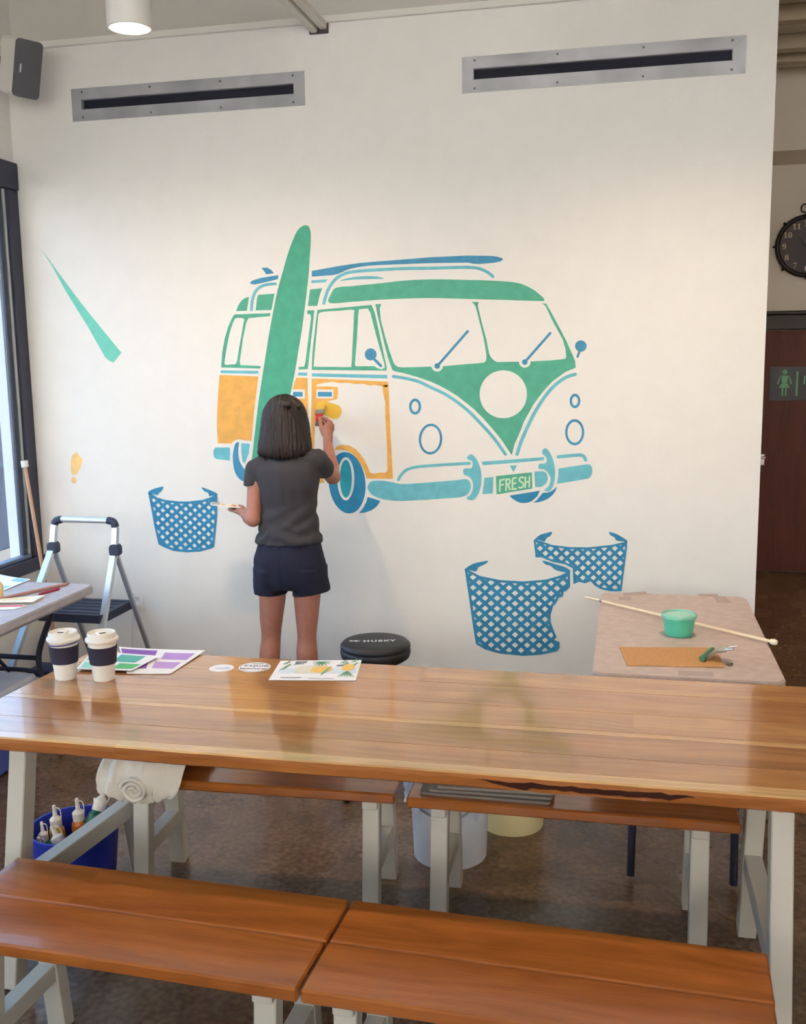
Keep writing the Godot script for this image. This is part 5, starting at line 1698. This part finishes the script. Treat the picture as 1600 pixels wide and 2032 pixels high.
# ---------------------------------------------------------------- things on the walls
func wall_things() -> void:
	var o := pz(273, 1195, WALL_Z)
	var t := thing("wall_outlet", "white electrical outlet with a plug in it, low on the painted wall", "outlet", o)
	var white := mat(rgb(236, 234, 232), 0.4)
	part("cover_plate", slab(rounded(0.072, 0.116, 0.006), 0.006), white, t)
	for s in [-1, 1]:
		var rec := part("receptacle", slab(rounded(0.034, 0.03, 0.012), 0.008, Transform3D(Basis(), Vector3(0, s * 0.022, 0.0002))), mat(rgb(224, 222, 220), 0.4), t)
		if s > 0:
			for x in [-0.0065, 0.0065]:
				part("slot", box(Vector3(0.0022, 0.009, 0.001), Vector3(x, 0.026, 0.0084), 0.0003), mat(rgb(70, 64, 70), 0.6), rec)
			part("slot", lathe([Vector2(0.0024, 0), Vector2(0.002, 0.0006), Vector2(0, 0.0007)], 12, Transform3D(Basis(Vector3.RIGHT, Vector3.BACK, Vector3.UP), Vector3(0, 0.016, 0.008))), mat(rgb(70, 64, 70), 0.6), rec)
	part("plug", slab(rounded(0.032, 0.028, 0.008), 0.04, Transform3D(Basis(), Vector3(0, -0.022, 0.0082))), mat(rgb(222, 214, 208), 0.5), t)
	part("cord", tube(catmull([Vector3(0, -0.03, 0.045), Vector3(-0.01, -0.1, 0.055), Vector3(-0.03, -0.3, 0.04), Vector3(-0.05, -0.448, 0.06), Vector3(-0.12, -0.452, 0.08)], 5), 0.003, -1, 8), mat(rgb(222, 214, 208), 0.5), t)

	# pole leaning in the corner
	var top := pz(50, 925, -4.86)
	var a := Vector3(-3.06, top.y, -4.90)
	var pole := thing("wooden_pole", "thin wooden pole with a white tip leaning in the window corner", "pole", Vector3(-3.0, 0, -4.72))
	var e := pz(50, 927, -4.83) - pole.position
	var f := pz(88, 1150, -4.79) - pole.position
	var g := e + (f - e) * (e.y / (e.y - f.y))
	part("shaft", tube([g + Vector3(0, 0.004, 0), e], 0.0105, 0.010), mat(rgb(190, 152, 126), 0.6), pole)
	part("tip", tube([e, e + (e - f).normalized() * 0.035], 0.019), mat(rgb(226, 228, 232), 0.5), pole)

	# clock over the washroom door
	var c := pz(1604, 487, -8.44)
	var r := c.x - pz(1539, 487, -8.44).x
	var cl := thing("wall_clock", "large round dark clock with pale numerals over the washroom door", "clock", Vector3(c.x, c.y, -8.5))
	var face := Transform3D(Basis(Vector3.RIGHT, Vector3.BACK, Vector3.UP).orthonormalized(), Vector3.ZERO)
	var fb := Transform3D(Basis(Vector3(1, 0, 0), Vector3(0, 0, 1), Vector3(0, -1, 0)), Vector3.ZERO)
	part("case", lathe([Vector2(r * 0.9, 0.001), Vector2(r * 0.97, 0.01), Vector2(r, 0.03), Vector2(r * 0.98, 0.05), Vector2(r * 0.92, 0.058), Vector2(r * 0.87, 0.05), Vector2(r * 0.85, 0.035)], 56, fb, true), mat(rgb(40, 34, 36), 0.45, 0.3), cl)
	part("dial", lathe([Vector2(r * 0.9, 0.03), Vector2(r * 0.87, 0.036), Vector2(0, 0.036)], 56, fb), mat(rgb(78, 70, 72), 0.6), cl)
	var num := mat(rgb(214, 196, 170), 0.6)
	for k in 12:
		var an := TAU * (k + 1) / 12.0
		text(str(k + 1), r * 0.185, num, cl, Transform3D(Basis(), Vector3(sin(an) * r * 0.71, cos(an) * r * 0.71, 0.0375)), 0.001, true)
	var hand := mat(rgb(30, 26, 28), 0.5)
	part("hour_hand", bar(Vector3(0.01, -0.02, 0.041), Vector3(-r * 0.3, r * 0.28, 0.041), 0.012, 0.002, Vector3.RIGHT), hand, cl)
	part("minute_hand", bar(Vector3(0, -0.03, 0.045), Vector3(r * 0.12, r * 0.6, 0.045), 0.009, 0.002, Vector3.RIGHT), hand, cl)
	part("hub", lathe([Vector2(0.012, 0.036), Vector2(0.011, 0.049), Vector2(0, 0.05)], 16, fb), mat(rgb(150, 120, 80), 0.4, 0.5), cl)
	part("crown", tube([Vector3(0, r * 0.98, 0.03), Vector3(0, r * 1.06, 0.03)], 0.025), mat(rgb(40, 34, 36), 0.45, 0.3), cl)
	part("hanging_loop", tube(catmull([Vector3(-0.02, r * 1.05, 0.03), Vector3(-0.05, r * 1.08, 0.03), Vector3(-0.055, r * 1.22, 0.03), Vector3(-0.03, r * 1.31, 0.03), Vector3(0.03, r * 1.31, 0.03), Vector3(0.055, r * 1.22, 0.03), Vector3(0.05, r * 1.08, 0.03), Vector3(0.02, r * 1.05, 0.03)], 5), 0.006, -1, 8), mat(rgb(52, 40, 36), 0.5, 0.3), cl)
	for k in 8:
		var an := TAU * (k + 0.0) / 8.0
		part("rim_stud", tube([Vector3(cos(an) * r * 0.97, sin(an) * r * 0.97, 0.03), Vector3(cos(an) * r * 1.06, sin(an) * r * 1.06, 0.03)], 0.012, 0.008, 8), mat(rgb(40, 34, 36), 0.45, 0.3), cl)

	# washroom sign on the door
	var s0 := pz(1529, 728, -8.44)
	var s1 := pz(1531, 795, -8.44)
	var hgt := s0.y - s1.y
	var sg := thing("washroom_sign", "dark sign with green woman and man figures on the washroom door", "sign", Vector3(s0.x, (s0.y + s1.y) / 2, -8.449))
	part("plate", slab(rect(0, -hgt / 2, hgt * 1.62, hgt / 2), 0.008), mat(rgb(34, 24, 26), 0.4), sg)
	var gm := mat(rgb(108, 172, 124), 0.5)
	var fig := func(x: float, woman: bool) -> void:
		var u := hgt / 2.0
		var st := begin()
		var tz := Transform3D(Basis(), Vector3(x, 0, 0.0082))
		add_slab(st, ellipse(0, u * 0.68, u * 0.13, u * 0.15, 0, 20), 0.002, tz)
		add_slab(st, V([-u * 0.2, u * 0.48, u * 0.2, u * 0.48, u * 0.15, u * 0.06, -u * 0.15, u * 0.06]), 0.002, tz)
		for s in [-1, 1]:
			add_slab(st, V([s * u * 0.22, u * 0.48, s * u * 0.30, u * 0.42, s * u * 0.42, -u * 0.02, s * u * 0.33, -u * 0.04]) if woman else V([s * u * 0.23, u * 0.47, s * u * 0.32, u * 0.44, s * u * 0.34, -u * 0.06, s * u * 0.25, -u * 0.06]), 0.002, tz)
			add_slab(st, V([s * u * 0.04, -u * 0.2, s * u * 0.15, -u * 0.2, s * u * 0.14, -u * 0.72, s * u * 0.05, -u * 0.72]), 0.002, tz)
		if woman:
			add_slab(st, V([-u * 0.15, u * 0.04, u * 0.15, u * 0.04, u * 0.31, -u * 0.24, -u * 0.31, -u * 0.24]), 0.0021, tz)
		else:
			add_slab(st, V([-u * 0.15, u * 0.04, u * 0.15, u * 0.04, u * 0.15, -u * 0.24, -u * 0.15, -u * 0.24]), 0.0021, tz)
		part("woman_figure" if woman else "man_figure", finish(st), gm, sg)
	fig.call(hgt * 0.42, true)
	fig.call(hgt * 1.12, false)
	part("divider", slab(rect(hgt * 0.74, -hgt * 0.36, hgt * 0.80, hgt * 0.36), 0.002, Transform3D(Basis(), Vector3(0, 0, 0.0082))), gm, sg)

# ---------------------------------------------------------------- the painter
func row(y: float, xl: float, xr: float, z: float, depth: float, grow := 0.0) -> Array:
	var l := pz(xl, y, z)
	var r := pz(xr, y, z)
	return [(l.y + r.y) / 2.0, (l.x + r.x) / 2.0, z, (r.x - l.x) / 2.0 + grow, depth + grow]

func painter() -> void:
	var Z := -4.5
	var base := Vector3(pz(575, 1161, Z).x, 0, Z)
	var t := thing("person", "painter seen from behind in grey t-shirt and navy shorts, painting the van", "person", base)
	var skin := StandardMaterial3D.new()
	skin.albedo_color = rgb(180, 124, 106)
	skin.albedo_texture = noise_tex(0.03, Color(0.93, 0.9, 0.89), Color(1, 1, 1), 71, 3, 256)
	skin.roughness = 0.55
	skin.subsurf_scatter_enabled = true
	skin.subsurf_scatter_strength = 0.08
	triplanar(skin, 4.0)
	var shift := Transform3D(Basis(), -base)

	# joints
	var sh_l := pz(510, 928, Z)
	var el_l := pz(502.5, 1030, -4.44)
	var wr_l := pz(483, 1017, -4.655)
	var sh_r := pz(633, 917, -4.52)
	var el_r := pz(660.5, 946, -4.66)
	var wr_r := pz(650, 877, -4.815)
	var neck := pz(563, 905, -4.5)
	var head := pz(564, 838, -4.535)

	# ---- skin: torso, arms and legs in one field, then head and hands on finer grids
	var f := Field.new(Vector3(-1.98, -0.01, -4.92), Vector3(-1.16, 1.42, -4.3), 0.0095)
	f.loft([row(1140, 530, 627, Z, 0.08), row(1120, 524, 629, Z, 0.09), row(1060, 528, 622, Z, 0.075), row(1000, 528, 617, Z, 0.075), row(945, 522, 622, Z, 0.085), row(915, 530, 612, Z, 0.06)], 0.02)
	f.cone(neck - Vector3(0, 0.02, 0), neck + Vector3(0, 0.08, -0.012), 0.05, 0.046, 0.03)
	f.cone(sh_l, el_l, 0.041, 0.0345, 0.02)
	f.cone(el_l, el_l + (wr_l - el_l) * 0.3, 0.0365, 0.036, 0.012)
	f.cone(el_l + (wr_l - el_l) * 0.3, wr_l, 0.036, 0.0225, 0.01)
	f.cone(sh_r, el_r, 0.042, 0.036, 0.02)
	f.cone(el_r, el_r + (wr_r - el_r) * 0.3, 0.0365, 0.036, 0.012)
	f.cone(el_r + (wr_r - el_r) * 0.3, wr_r, 0.036, 0.0225, 0.01)
	var lk := pz(538, 1263, Z)
	var rk := pz(609, 1263, Z)
	for s in 2:
		var k := lk if s == 0 else rk
		var thigh := row(1185, 516, 566, Z, 0.066) if s == 0 else row(1185, 584.5, 635, Z, 0.066)
		var mid := row(1227, 517, 560.5, Z - 0.002, 0.057) if s == 0 else row(1227, 588, 631, Z - 0.002, 0.057)
		var knee := row(1263, 520, 556.5, Z - 0.004, 0.05) if s == 0 else row(1263, 591.5, 627, Z - 0.004, 0.05)
		var calf := row(1299, 516, 555, Z + 0.012, 0.053) if s == 0 else row(1299, 589.5, 630, Z + 0.012, 0.053)
		var hip := row(1130, 512, 570, Z, 0.08) if s == 0 else row(1130, 580, 640, Z, 0.08)
		var ax: float = calf[1] + (-0.004 if s == 0 else 0.004)
		f.loft([[0.02, ax, Z - 0.01, 0.034, 0.04], [0.08, ax, Z - 0.004, 0.032, 0.037], [0.16, ax, Z + 0.0, 0.034, 0.038], [0.25, ax, Z + 0.008, 0.043, 0.048], calf, knee, mid, thigh, hip], 0.008)
		f.cone(Vector3(ax, 0.035, Z + 0.02), Vector3(ax + (-0.02 if s == 0 else 0.02), 0.028, Z - 0.15), 0.034, 0.03, 0.02, Vector3(1, 1.2, 1))
	var st := begin()
	f.mesh(st)
	# head, face towards the wall and a little to her right
	var hb := Basis(Vector3.UP, deg_to_rad(-16)) * Basis(Vector3.RIGHT, deg_to_rad(4))
	var h := Field.new(head - Vector3(0.13, 0.17, 0.15), head + Vector3(0.13, 0.16, 0.14), 0.0042)
	h.cone(head + hb * Vector3(0, 0.025, 0.015), head + hb * Vector3(0, 0.02, -0.018), 0.076, 0.072, 0.02)
	h.cone(head + hb * Vector3(0, -0.02, -0.035), head + hb * Vector3(0, -0.075, -0.062), 0.055, 0.03, 0.03)
	h.cone(head + hb * Vector3(-0.04, -0.03, -0.02), head + hb * Vector3(0.04, -0.03, -0.02), 0.03, 0.03, 0.03)
	h.cone(head + hb * Vector3(0, 0.0, -0.092), head + hb * Vector3(0, -0.032, -0.106), 0.008, 0.012, 0.012)
	for s in [-1, 1]:
		h.cone(head + hb * Vector3(s * 0.018, 0.012, -0.085), head + hb * Vector3(s * 0.045, 0.012, -0.075), 0.010, 0.008, 0.012)
		h.cone(head + hb * Vector3(s * 0.03, -0.026, -0.075), head + hb * Vector3(s * 0.045, -0.02, -0.062), 0.014, 0.012, 0.02)
		h.cone(head + hb * Vector3(s * 0.074, 0.012, 0.0), head + hb * Vector3(s * 0.077, -0.026, -0.004), 0.013, 0.008, 0.006, Vector3(1.6, 1, 1))
		h.cone(head + hb * Vector3(s * 0.012, -0.058, -0.088), head + hb * Vector3(0, -0.057, -0.094), 0.006, 0.008, 0.008)
		h.cone(head + hb * Vector3(s * 0.010, -0.066, -0.086), head + hb * Vector3(0, -0.066, -0.091), 0.007, 0.008, 0.006)
		h.carve(head + hb * Vector3(s * 0.031, -0.006, -0.092), Vector3(0.014, 0.008, 0.014), hb)
	h.cone(neck + Vector3(0, 0.01, 0.0), head + Vector3(0, -0.06, 0.0), 0.048, 0.046, 0.03)
	h.mesh(st)
	# right hand closed on the brush
	var hr := Field.new(pz(645, 848, -4.87) - Vector3(0.075, 0.085, 0.075), pz(645, 848, -4.87) + Vector3(0.065, 0.075, 0.085), 0.0028)
	var palm := pz(651, 851, -4.855)
	hr.cone(wr_r + (wr_r - el_r).normalized() * -0.02, palm, 0.0225, 0.026, 0.012)
	hr.cone(pz(646, 858, -4.855), pz(653, 845, -4.865), 0.022, 0.020, 0.012)
	var kn := [[656, 838.5, -4.872], [659, 844.5, -4.87], [659.5, 851, -4.866], [657.5, 857, -4.86]]
	var mids := [[648.5, 831.5, -4.90], [651, 838, -4.905], [651, 845.5, -4.903], [650, 852.5, -4.896]]
	var tips := [[638, 828.5, -4.915], [636.5, 837.5, -4.905], [637.5, 845, -4.90], [639.5, 851, -4.893]]
	var ends := [[633.5, 823.5, -4.92], [634, 838, -4.885], [635.5, 845.5, -4.882], [638, 851.5, -4.878]]
	for k in 4:
		var r: float = [0.0092, 0.0098, 0.0092, 0.008][k]
		var a := pz(kn[k][0], kn[k][1], kn[k][2])
		var b := pz(mids[k][0], mids[k][1], mids[k][2])
		var c := pz(tips[k][0], tips[k][1], tips[k][2])
		var d := pz(ends[k][0], ends[k][1], ends[k][2])
		hr.cone(palm.lerp(a, 0.35), a, 0.012, r + 0.0018, 0.008)
		hr.cone(a, b, r + 0.0012, r, 0.003)
		hr.cone(b, c, r, r - 0.0006, 0.003)
		hr.cone(c, d, r - 0.0006, r - 0.0016, 0.003)
	hr.cone(pz(645, 864, -4.842), pz(638, 849, -4.848), 0.0135, 0.0115, 0.008)
	hr.cone(pz(638, 849, -4.848), pz(636, 837.5, -4.862), 0.0112, 0.0098, 0.003)
	hr.cone(pz(636, 837.5, -4.862), pz(635, 828.5, -4.878), 0.0098, 0.0076, 0.003)
	hr.mesh(st)
	# left hand spread under the palette
	var hl := Field.new(pz(474, 1013, -4.69) - Vector3(0.085, 0.05, 0.10), pz(474, 1013, -4.69) + Vector3(0.08, 0.055, 0.085), 0.0028)
	var lp := pz(478.5, 1014.5, -4.695)
	hl.cone(wr_l - (wr_l - el_l).normalized() * 0.02, lp, 0.0225, 0.024, 0.01, Vector3(1, 1.25, 1))
	hl.cone(lp, pz(473, 1013.5, -4.715), 0.024, 0.022, 0.01, Vector3(1, 1.4, 1))
	var fb := [[475, 1013, -4.742], [471.5, 1013.5, -4.732], [468.5, 1014, -4.718], [467.5, 1015, -4.70]]
	var fm := [[469, 1010.8, -4.775], [464, 1011.4, -4.758], [460.5, 1012, -4.735], [460.5, 1013.2, -4.708]]
	var fe := [[464, 1009.3, -4.793], [458, 1009.8, -4.772], [454.5, 1010.6, -4.745], [455.5, 1012, -4.712]]
	for k in 4:
		var r: float = [0.0088, 0.0092, 0.0088, 0.0076][k]
		var a := pz(fb[k][0], fb[k][1], fb[k][2])
		var b := pz(fm[k][0], fm[k][1], fm[k][2])
		var c := pz(fe[k][0], fe[k][1], fe[k][2])
		hl.cone(lp.lerp(a, 0.4), a, 0.013, r + 0.001, 0.006)
		hl.cone(a, b, r + 0.0008, r, 0.003)
		hl.cone(b, c, r, r - 0.0016, 0.003)
	hl.cone(pz(484, 1013.5, -4.68), pz(481, 1007, -4.715), 0.012, 0.0105, 0.006)
	hl.cone(pz(481, 1007, -4.715), pz(475.5, 1003.8, -4.74), 0.0102, 0.0078, 0.003)
	hl.mesh(st)
	var body := part("body", finish(st), skin, t)
	body.transform = shift

	# ---- grey t-shirt
	var cloth := StandardMaterial3D.new()
	cloth.albedo_color = rgb(66, 64, 70)
	cloth.albedo_texture = noise_tex(0.16, Color(0.80, 0.80, 0.80), Color(1, 1, 1), 72, 4, 256)
	cloth.roughness = 0.9
	cloth.normal_enabled = true
	cloth.normal_texture = bump_tex(0.3, 4.0, 73, 2, 256)
	cloth.normal_scale = 0.25
	triplanar(cloth, 7.0)
	var s := Field.new(Vector3(-1.86, 0.88, -4.82), Vector3(-1.20, 1.46, -4.34), 0.0068)
	s.loft([row(1084, 511, 638, Z, 0.122), row(1068, 512, 638, Z, 0.122), row(1050, 516, 634, Z, 0.113), row(1018, 518.5, 627, Z, 0.103), row(985, 517, 627, Z, 0.106), row(955, 513, 633, Z, 0.112), row(932, 508, 634, Z, 0.105), row(915, 522, 622, Z, 0.085), row(904, 542, 588, Z, 0.062)], 0.02)
	# shoulders and sleeves
	s.cone(pz(548, 912, Z), pz(509, 929, Z), 0.048, 0.045, 0.02, Vector3(1, 1, 0.85))
	s.cone(pz(582, 908, Z), pz(628, 911, -4.52), 0.048, 0.05, 0.02, Vector3(1, 1, 0.85))
	var sl := pz(500.5, 966, -4.475)
	s.cone(pz(505.5, 932, Z), sl, 0.046, 0.0425, 0.012, Vector3.ONE, true)
	var sr := pz(645.5, 932, -4.60)
	s.cone(pz(631, 914, -4.52), sr, 0.050, 0.0475, 0.012, Vector3.ONE, true)
	var ns := FastNoiseLite.new()
	ns.seed = 5
	ns.frequency = 4.0
	ns.fractal_octaves = 2
	var cx := base.x
	s.ripple(func(p: Vector3) -> float:
		var low := smoothstep(1.08, 0.93, p.y)
		var long := 0.0055 * ns.get_noise_3d(p.x * 3.2, p.y * 0.8 + p.x * 0.9, p.z * 2.0)
		var roll := 0.006 * low * sin((p.y * 95.0) + 26.0 * absf(p.x - cx) + 3.0 * ns.get_noise_2d(p.x * 2.0, p.z * 2.0))
		var sling := 0.004 * sin((p.y - 0.55 * (p.x - cx) - 0.35 * absf(p.x - cx)) * 75.0) * smoothstep(0.97, 1.02, p.y) * (1.0 - smoothstep(1.06, 1.14, p.y))
		return long + roll + sling)
	var hem := 0.93
	s.cut(Vector3(cx, hem - 0.012, Z), Vector3(0.02, -1, 0))
	s.carve(neck + Vector3(0, 0.055, -0.02), Vector3(0.075, 0.06, 0.08))
	var shirt := part("t_shirt", field_mesh(s), cloth, t)
	shirt.transform = shift

	# ---- navy shorts
	var navy := StandardMaterial3D.new()
	navy.albedo_color = rgb(27, 29, 52)
	navy.albedo_texture = noise_tex(0.2, Color(0.82, 0.82, 0.84), Color(1, 1, 1), 74, 3, 256)
	navy.roughness = 0.9
	triplanar(navy, 6.0)
	var q := Field.new(Vector3(-1.83, 0.61, -4.72), Vector3(-1.32, 1.0, -4.29), 0.0065)
	q.loft([row(1164, 512, 645, Z + 0.003, 0.10), row(1145, 510, 647, Z + 0.005, 0.12), row(1115, 506.5, 645, Z + 0.008, 0.128), row(1090, 511, 640, Z + 0.004, 0.118), row(1060, 518, 632, Z, 0.10)], 0.02)
	q.loft([row(1192, 508, 567.5, Z, 0.092), row(1165, 507, 569, Z + 0.003, 0.098), row(1125, 506, 575, Z + 0.008, 0.118)], 0.015)
	q.loft([row(1192, 583.5, 656, Z, 0.094), row(1165, 581, 652.5, Z + 0.003, 0.098), row(1125, 576, 645, Z + 0.008, 0.118)], 0.015)
	var nq := FastNoiseLite.new()
	nq.seed = 15
	nq.frequency = 5.0
	q.ripple(func(p: Vector3) -> float:
		var seam := 0.004 * exp(-pow((p.x - cx) / 0.006, 2.0)) if p.z > Z else 0.0
		var band := 0.0025 * exp(-pow((p.y - 0.685) / 0.003, 2.0))
		var px := absf(p.x - cx) - 0.078
		var py_ := p.y - 0.835
		var pocket := 0.0
		if p.z > Z and absf(px) < 0.06 and py_ > -0.07 and py_ < 0.06:
			pocket = 0.0016 * (exp(-pow((absf(px) - 0.05) / 0.003, 2.0)) * float(absf(py_) < 0.055) + exp(-pow((py_ - 0.052) / 0.003, 2.0)) + exp(-pow((py_ + 0.058 - 0.2 * absf(px)) / 0.003, 2.0)))
		return pocket + 0.006 * nq.get_noise_3d(p.x * 1.2, p.y * 1.5, p.z) + seam + band)
	q.cut(Vector3(cx - 0.08, 0.664, Z), Vector3(-0.02, -1, 0.05), 0.35, Vector3(cx - 0.33, 0.66, Z))
	q.cut(Vector3(cx + 0.08, 0.668, Z), Vector3(0.16, -1, 0.05), 0.35, Vector3(cx + 0.33, 0.66, Z))
	# hollow the leg openings a little so that the hems stand off the skin
	var shorts := part("shorts", field_mesh(q), navy, t)
	shorts.transform = shift

	# ---- hair: a straight bob to the shoulders
	var hairm := StandardMaterial3D.new()
	hairm.albedo_color = rgb(50, 34, 29)
	hairm.albedo_texture = noise_tex(0.05, Color(0.62, 0.58, 0.56), Color(1, 1, 1), 75, 4, 256)
	hairm.roughness = 0.55
	triplanar(hairm, 5.0)
	hairm.uv1_scale = Vector3(9, 1.2, 9)
	var hc := head + Vector3(0, 0, 0.02)
	var b := Field.new(Vector3(hc.x - 0.17, 1.27, hc.z - 0.17), Vector3(hc.x + 0.17, 1.64, hc.z + 0.16), 0.0046)
	b.loft([row(914, 522, 606, -4.50, 0.088), row(900, 515.5, 615, -4.50, 0.098), row(885, 515, 617, -4.50, 0.105), row(862, 518.5, 614.5, -4.505, 0.111), row(838, 521, 611, -4.51, 0.115), row(818, 524, 606, -4.51, 0.111), row(802, 531, 598, -4.51, 0.098), row(791, 539, 588, -4.505, 0.075), row(785, 548, 578, -4.50, 0.045), row(781.5, 558, 569, -4.495, 0.016)], 0.012)
	b.cone(pz(560, 799, -4.425), pz(574, 803, -4.41), 0.014, 0.01, 0.03)
	b.cone(pz(586, 795, -4.47), pz(596, 806, -4.45), 0.012, 0.01, 0.03)
	var nh := FastNoiseLite.new()
	nh.seed = 25
	nh.frequency = 1.0
	b.ripple(func(p: Vector3) -> float:
		var an := atan2(p.x - hc.x, p.z - hc.z)
		var strand := sin(an * 46.0 + 5.0 * nh.get_noise_2d(an * 3.0, p.y * 9.0))
		var lock := nh.get_noise_2d(an * 9.0, p.y * 4.0)
		var tail := smoothstep(1.40, 1.31, p.y)
		return 0.0019 * strand + 0.008 * lock * (0.4 + 1.2 * tail))
	b.ripple(func(p: Vector3) -> float:
		var an := atan2(p.x - hc.x, p.z - hc.z)
		var hemline := 1.338 + 0.022 * nh.get_noise_1d(an * 5.0) + 0.012 * nh.get_noise_1d(an * 21.0)
		return maxf(0.0, (hemline - p.y) * 0.9))
	b.carve(head + hb * Vector3(0, -0.03, -0.12), Vector3(0.068, 0.095, 0.085), hb)
	b.carve(head + Vector3(0, -0.12, -0.03), Vector3(0.06, 0.075, 0.06))
	var hair := part("hair", field_mesh(b), hairm, t)
	hair.transform = shift
	# ---- spectacles
	var gl := begin()
	for sx in [-1, 1]:
		add_tube(gl, catmull([head + hb * Vector3(sx * 0.055, 0.006, -0.098), head + hb * Vector3(sx * 0.082, 0.008, -0.075), head + hb * Vector3(sx * 0.105, 0.012, -0.02), head + hb * Vector3(sx * 0.108, 0.006, 0.012), head + hb * Vector3(sx * 0.098, -0.02, 0.03)], 4), 0.0024, -1, 8)
		var ring := []
		for k in 17:
			var an := TAU * k / 16
			ring.append(head + hb * Vector3(sx * 0.033 + cos(an) * 0.023, -0.006 + sin(an) * 0.017, -0.104))
		add_tube(gl, ring, 0.0017, -1, 6)
	add_tube(gl, [head + hb * Vector3(-0.01, -0.002, -0.106), head + hb * Vector3(0.01, -0.002, -0.106)], 0.0017, -1, 6)
	var gm := part("spectacles", finish(gl), mat(rgb(70, 56, 50), 0.3, 0.3), t)
	gm.transform = shift
	# ---- plain dark shoes
	for sx in 2:
		var k := row(1299, 516, 555, Z, 0.05) if sx == 0 else row(1299, 589.5, 630, Z, 0.05)
		var ax: float = k[1] + (-0.004 if sx == 0 else 0.004)
		var o := Field.new(Vector3(ax - 0.09, -0.005, Z - 0.24), Vector3(ax + 0.09, 0.12, Z + 0.1), 0.007)
		var toe := -0.022 if sx == 0 else 0.022
		o.cone(Vector3(ax, 0.04, Z + 0.022), Vector3(ax + toe, 0.034, Z - 0.155), 0.044, 0.04, 0.02, Vector3(1.05, 1.25, 1))
		o.cone(Vector3(ax, 0.07, Z + 0.012), Vector3(ax, 0.05, Z - 0.02), 0.045, 0.045, 0.02)
		o.cut(Vector3(0, 0.0, 0), Vector3(0, -1, 0))
		o.cut(Vector3(0, 0.085, 0), Vector3(0, 1, 0))
		var shoe := part("shoe", field_mesh(o), mat(rgb(52, 50, 58), 0.8), t)
		shoe.transform = shift

func painters_tools() -> void:
	# brush: pale bristles on the wall, steel ferrule, red grip, dark end
	var tip := pz(637.5, 804, -4.9975)
	var fer := pz(635.5, 813.5, -4.945)
	var neck := pz(634, 822, -4.92)
	var grip := pz(631.5, 836, -4.89)
	var tail := pz(629.5, 845, -4.87)
	var t := thing("paintbrush", "short red handled flat brush held against the wall in the painter's hand", "paintbrush", neck)
	part("bristles", bar(fer - neck, tip - neck, 0.044, 0.008, Vector3.RIGHT, 0.002), mat(rgb(226, 186, 84), 0.7), t)
	part("ferrule", bar(Vector3.ZERO, fer - neck, 0.048, 0.013, Vector3.RIGHT, 0.002), mat(rgb(168, 164, 150), 0.35, 0.7), t)
	var st := begin()
	add_bar(st, grip - neck, Vector3.ZERO, 0.030, 0.016, Vector3.RIGHT, 0.005)
	add_bar(st, neck.lerp(grip, 0.25) - neck, Vector3(0, 0.001, 0.0), 0.040, 0.015, Vector3.RIGHT, 0.005)
	part("grip", finish(st), mat(rgb(196, 34, 46), 0.4), t)
	part("grip_end", bar(tail - neck, grip - neck, 0.024, 0.015, Vector3.RIGHT, 0.005), mat(rgb(92, 86, 98), 0.5), t)
	# palette
	var c := pz(456, 1004.8, -4.745)
	var p := thing("palette", "thin white paint palette with orange dabs held in the painter's left hand", "palette", c)
	p.basis = Basis(Vector3(0, 0, 1), -0.07) * Basis(Vector3.RIGHT, -0.12)
	part("board", slab(rounded(0.165, 0.125, 0.012), 0.004, flat_at(Vector3.ZERO)), mat(rgb(240, 240, 240), 0.4), p)
	part("lip", slab(PackedVector2Array([Vector2(-0.0825, -0.055), Vector2(-0.0765, -0.055), Vector2(-0.0765, 0.055), Vector2(-0.0825, 0.055)]), 0.011, flat_at(Vector3(0, 0.0041, 0))), mat(rgb(240, 240, 240), 0.4), p)
	var dabs := [[-0.03, 0.02, 0.010, rgb(240, 182, 110)], [-0.005, -0.02, 0.013, rgb(246, 240, 224)], [0.03, 0.025, 0.016, rgb(238, 160, 62)], [0.05, -0.01, 0.012, rgb(244, 198, 120)], [0.005, 0.03, 0.009, rgb(244, 232, 210)]]
	for d in dabs:
		part("paint_dab", lathe([Vector2(d[2], 0.0041), Vector2(d[2] * 0.8, 0.0085), Vector2(d[2] * 0.35, 0.012), Vector2(0, 0.0125)], 14, Transform3D(Basis(), Vector3(d[0], 0, d[1])), true), mat(d[3], 0.35), p)
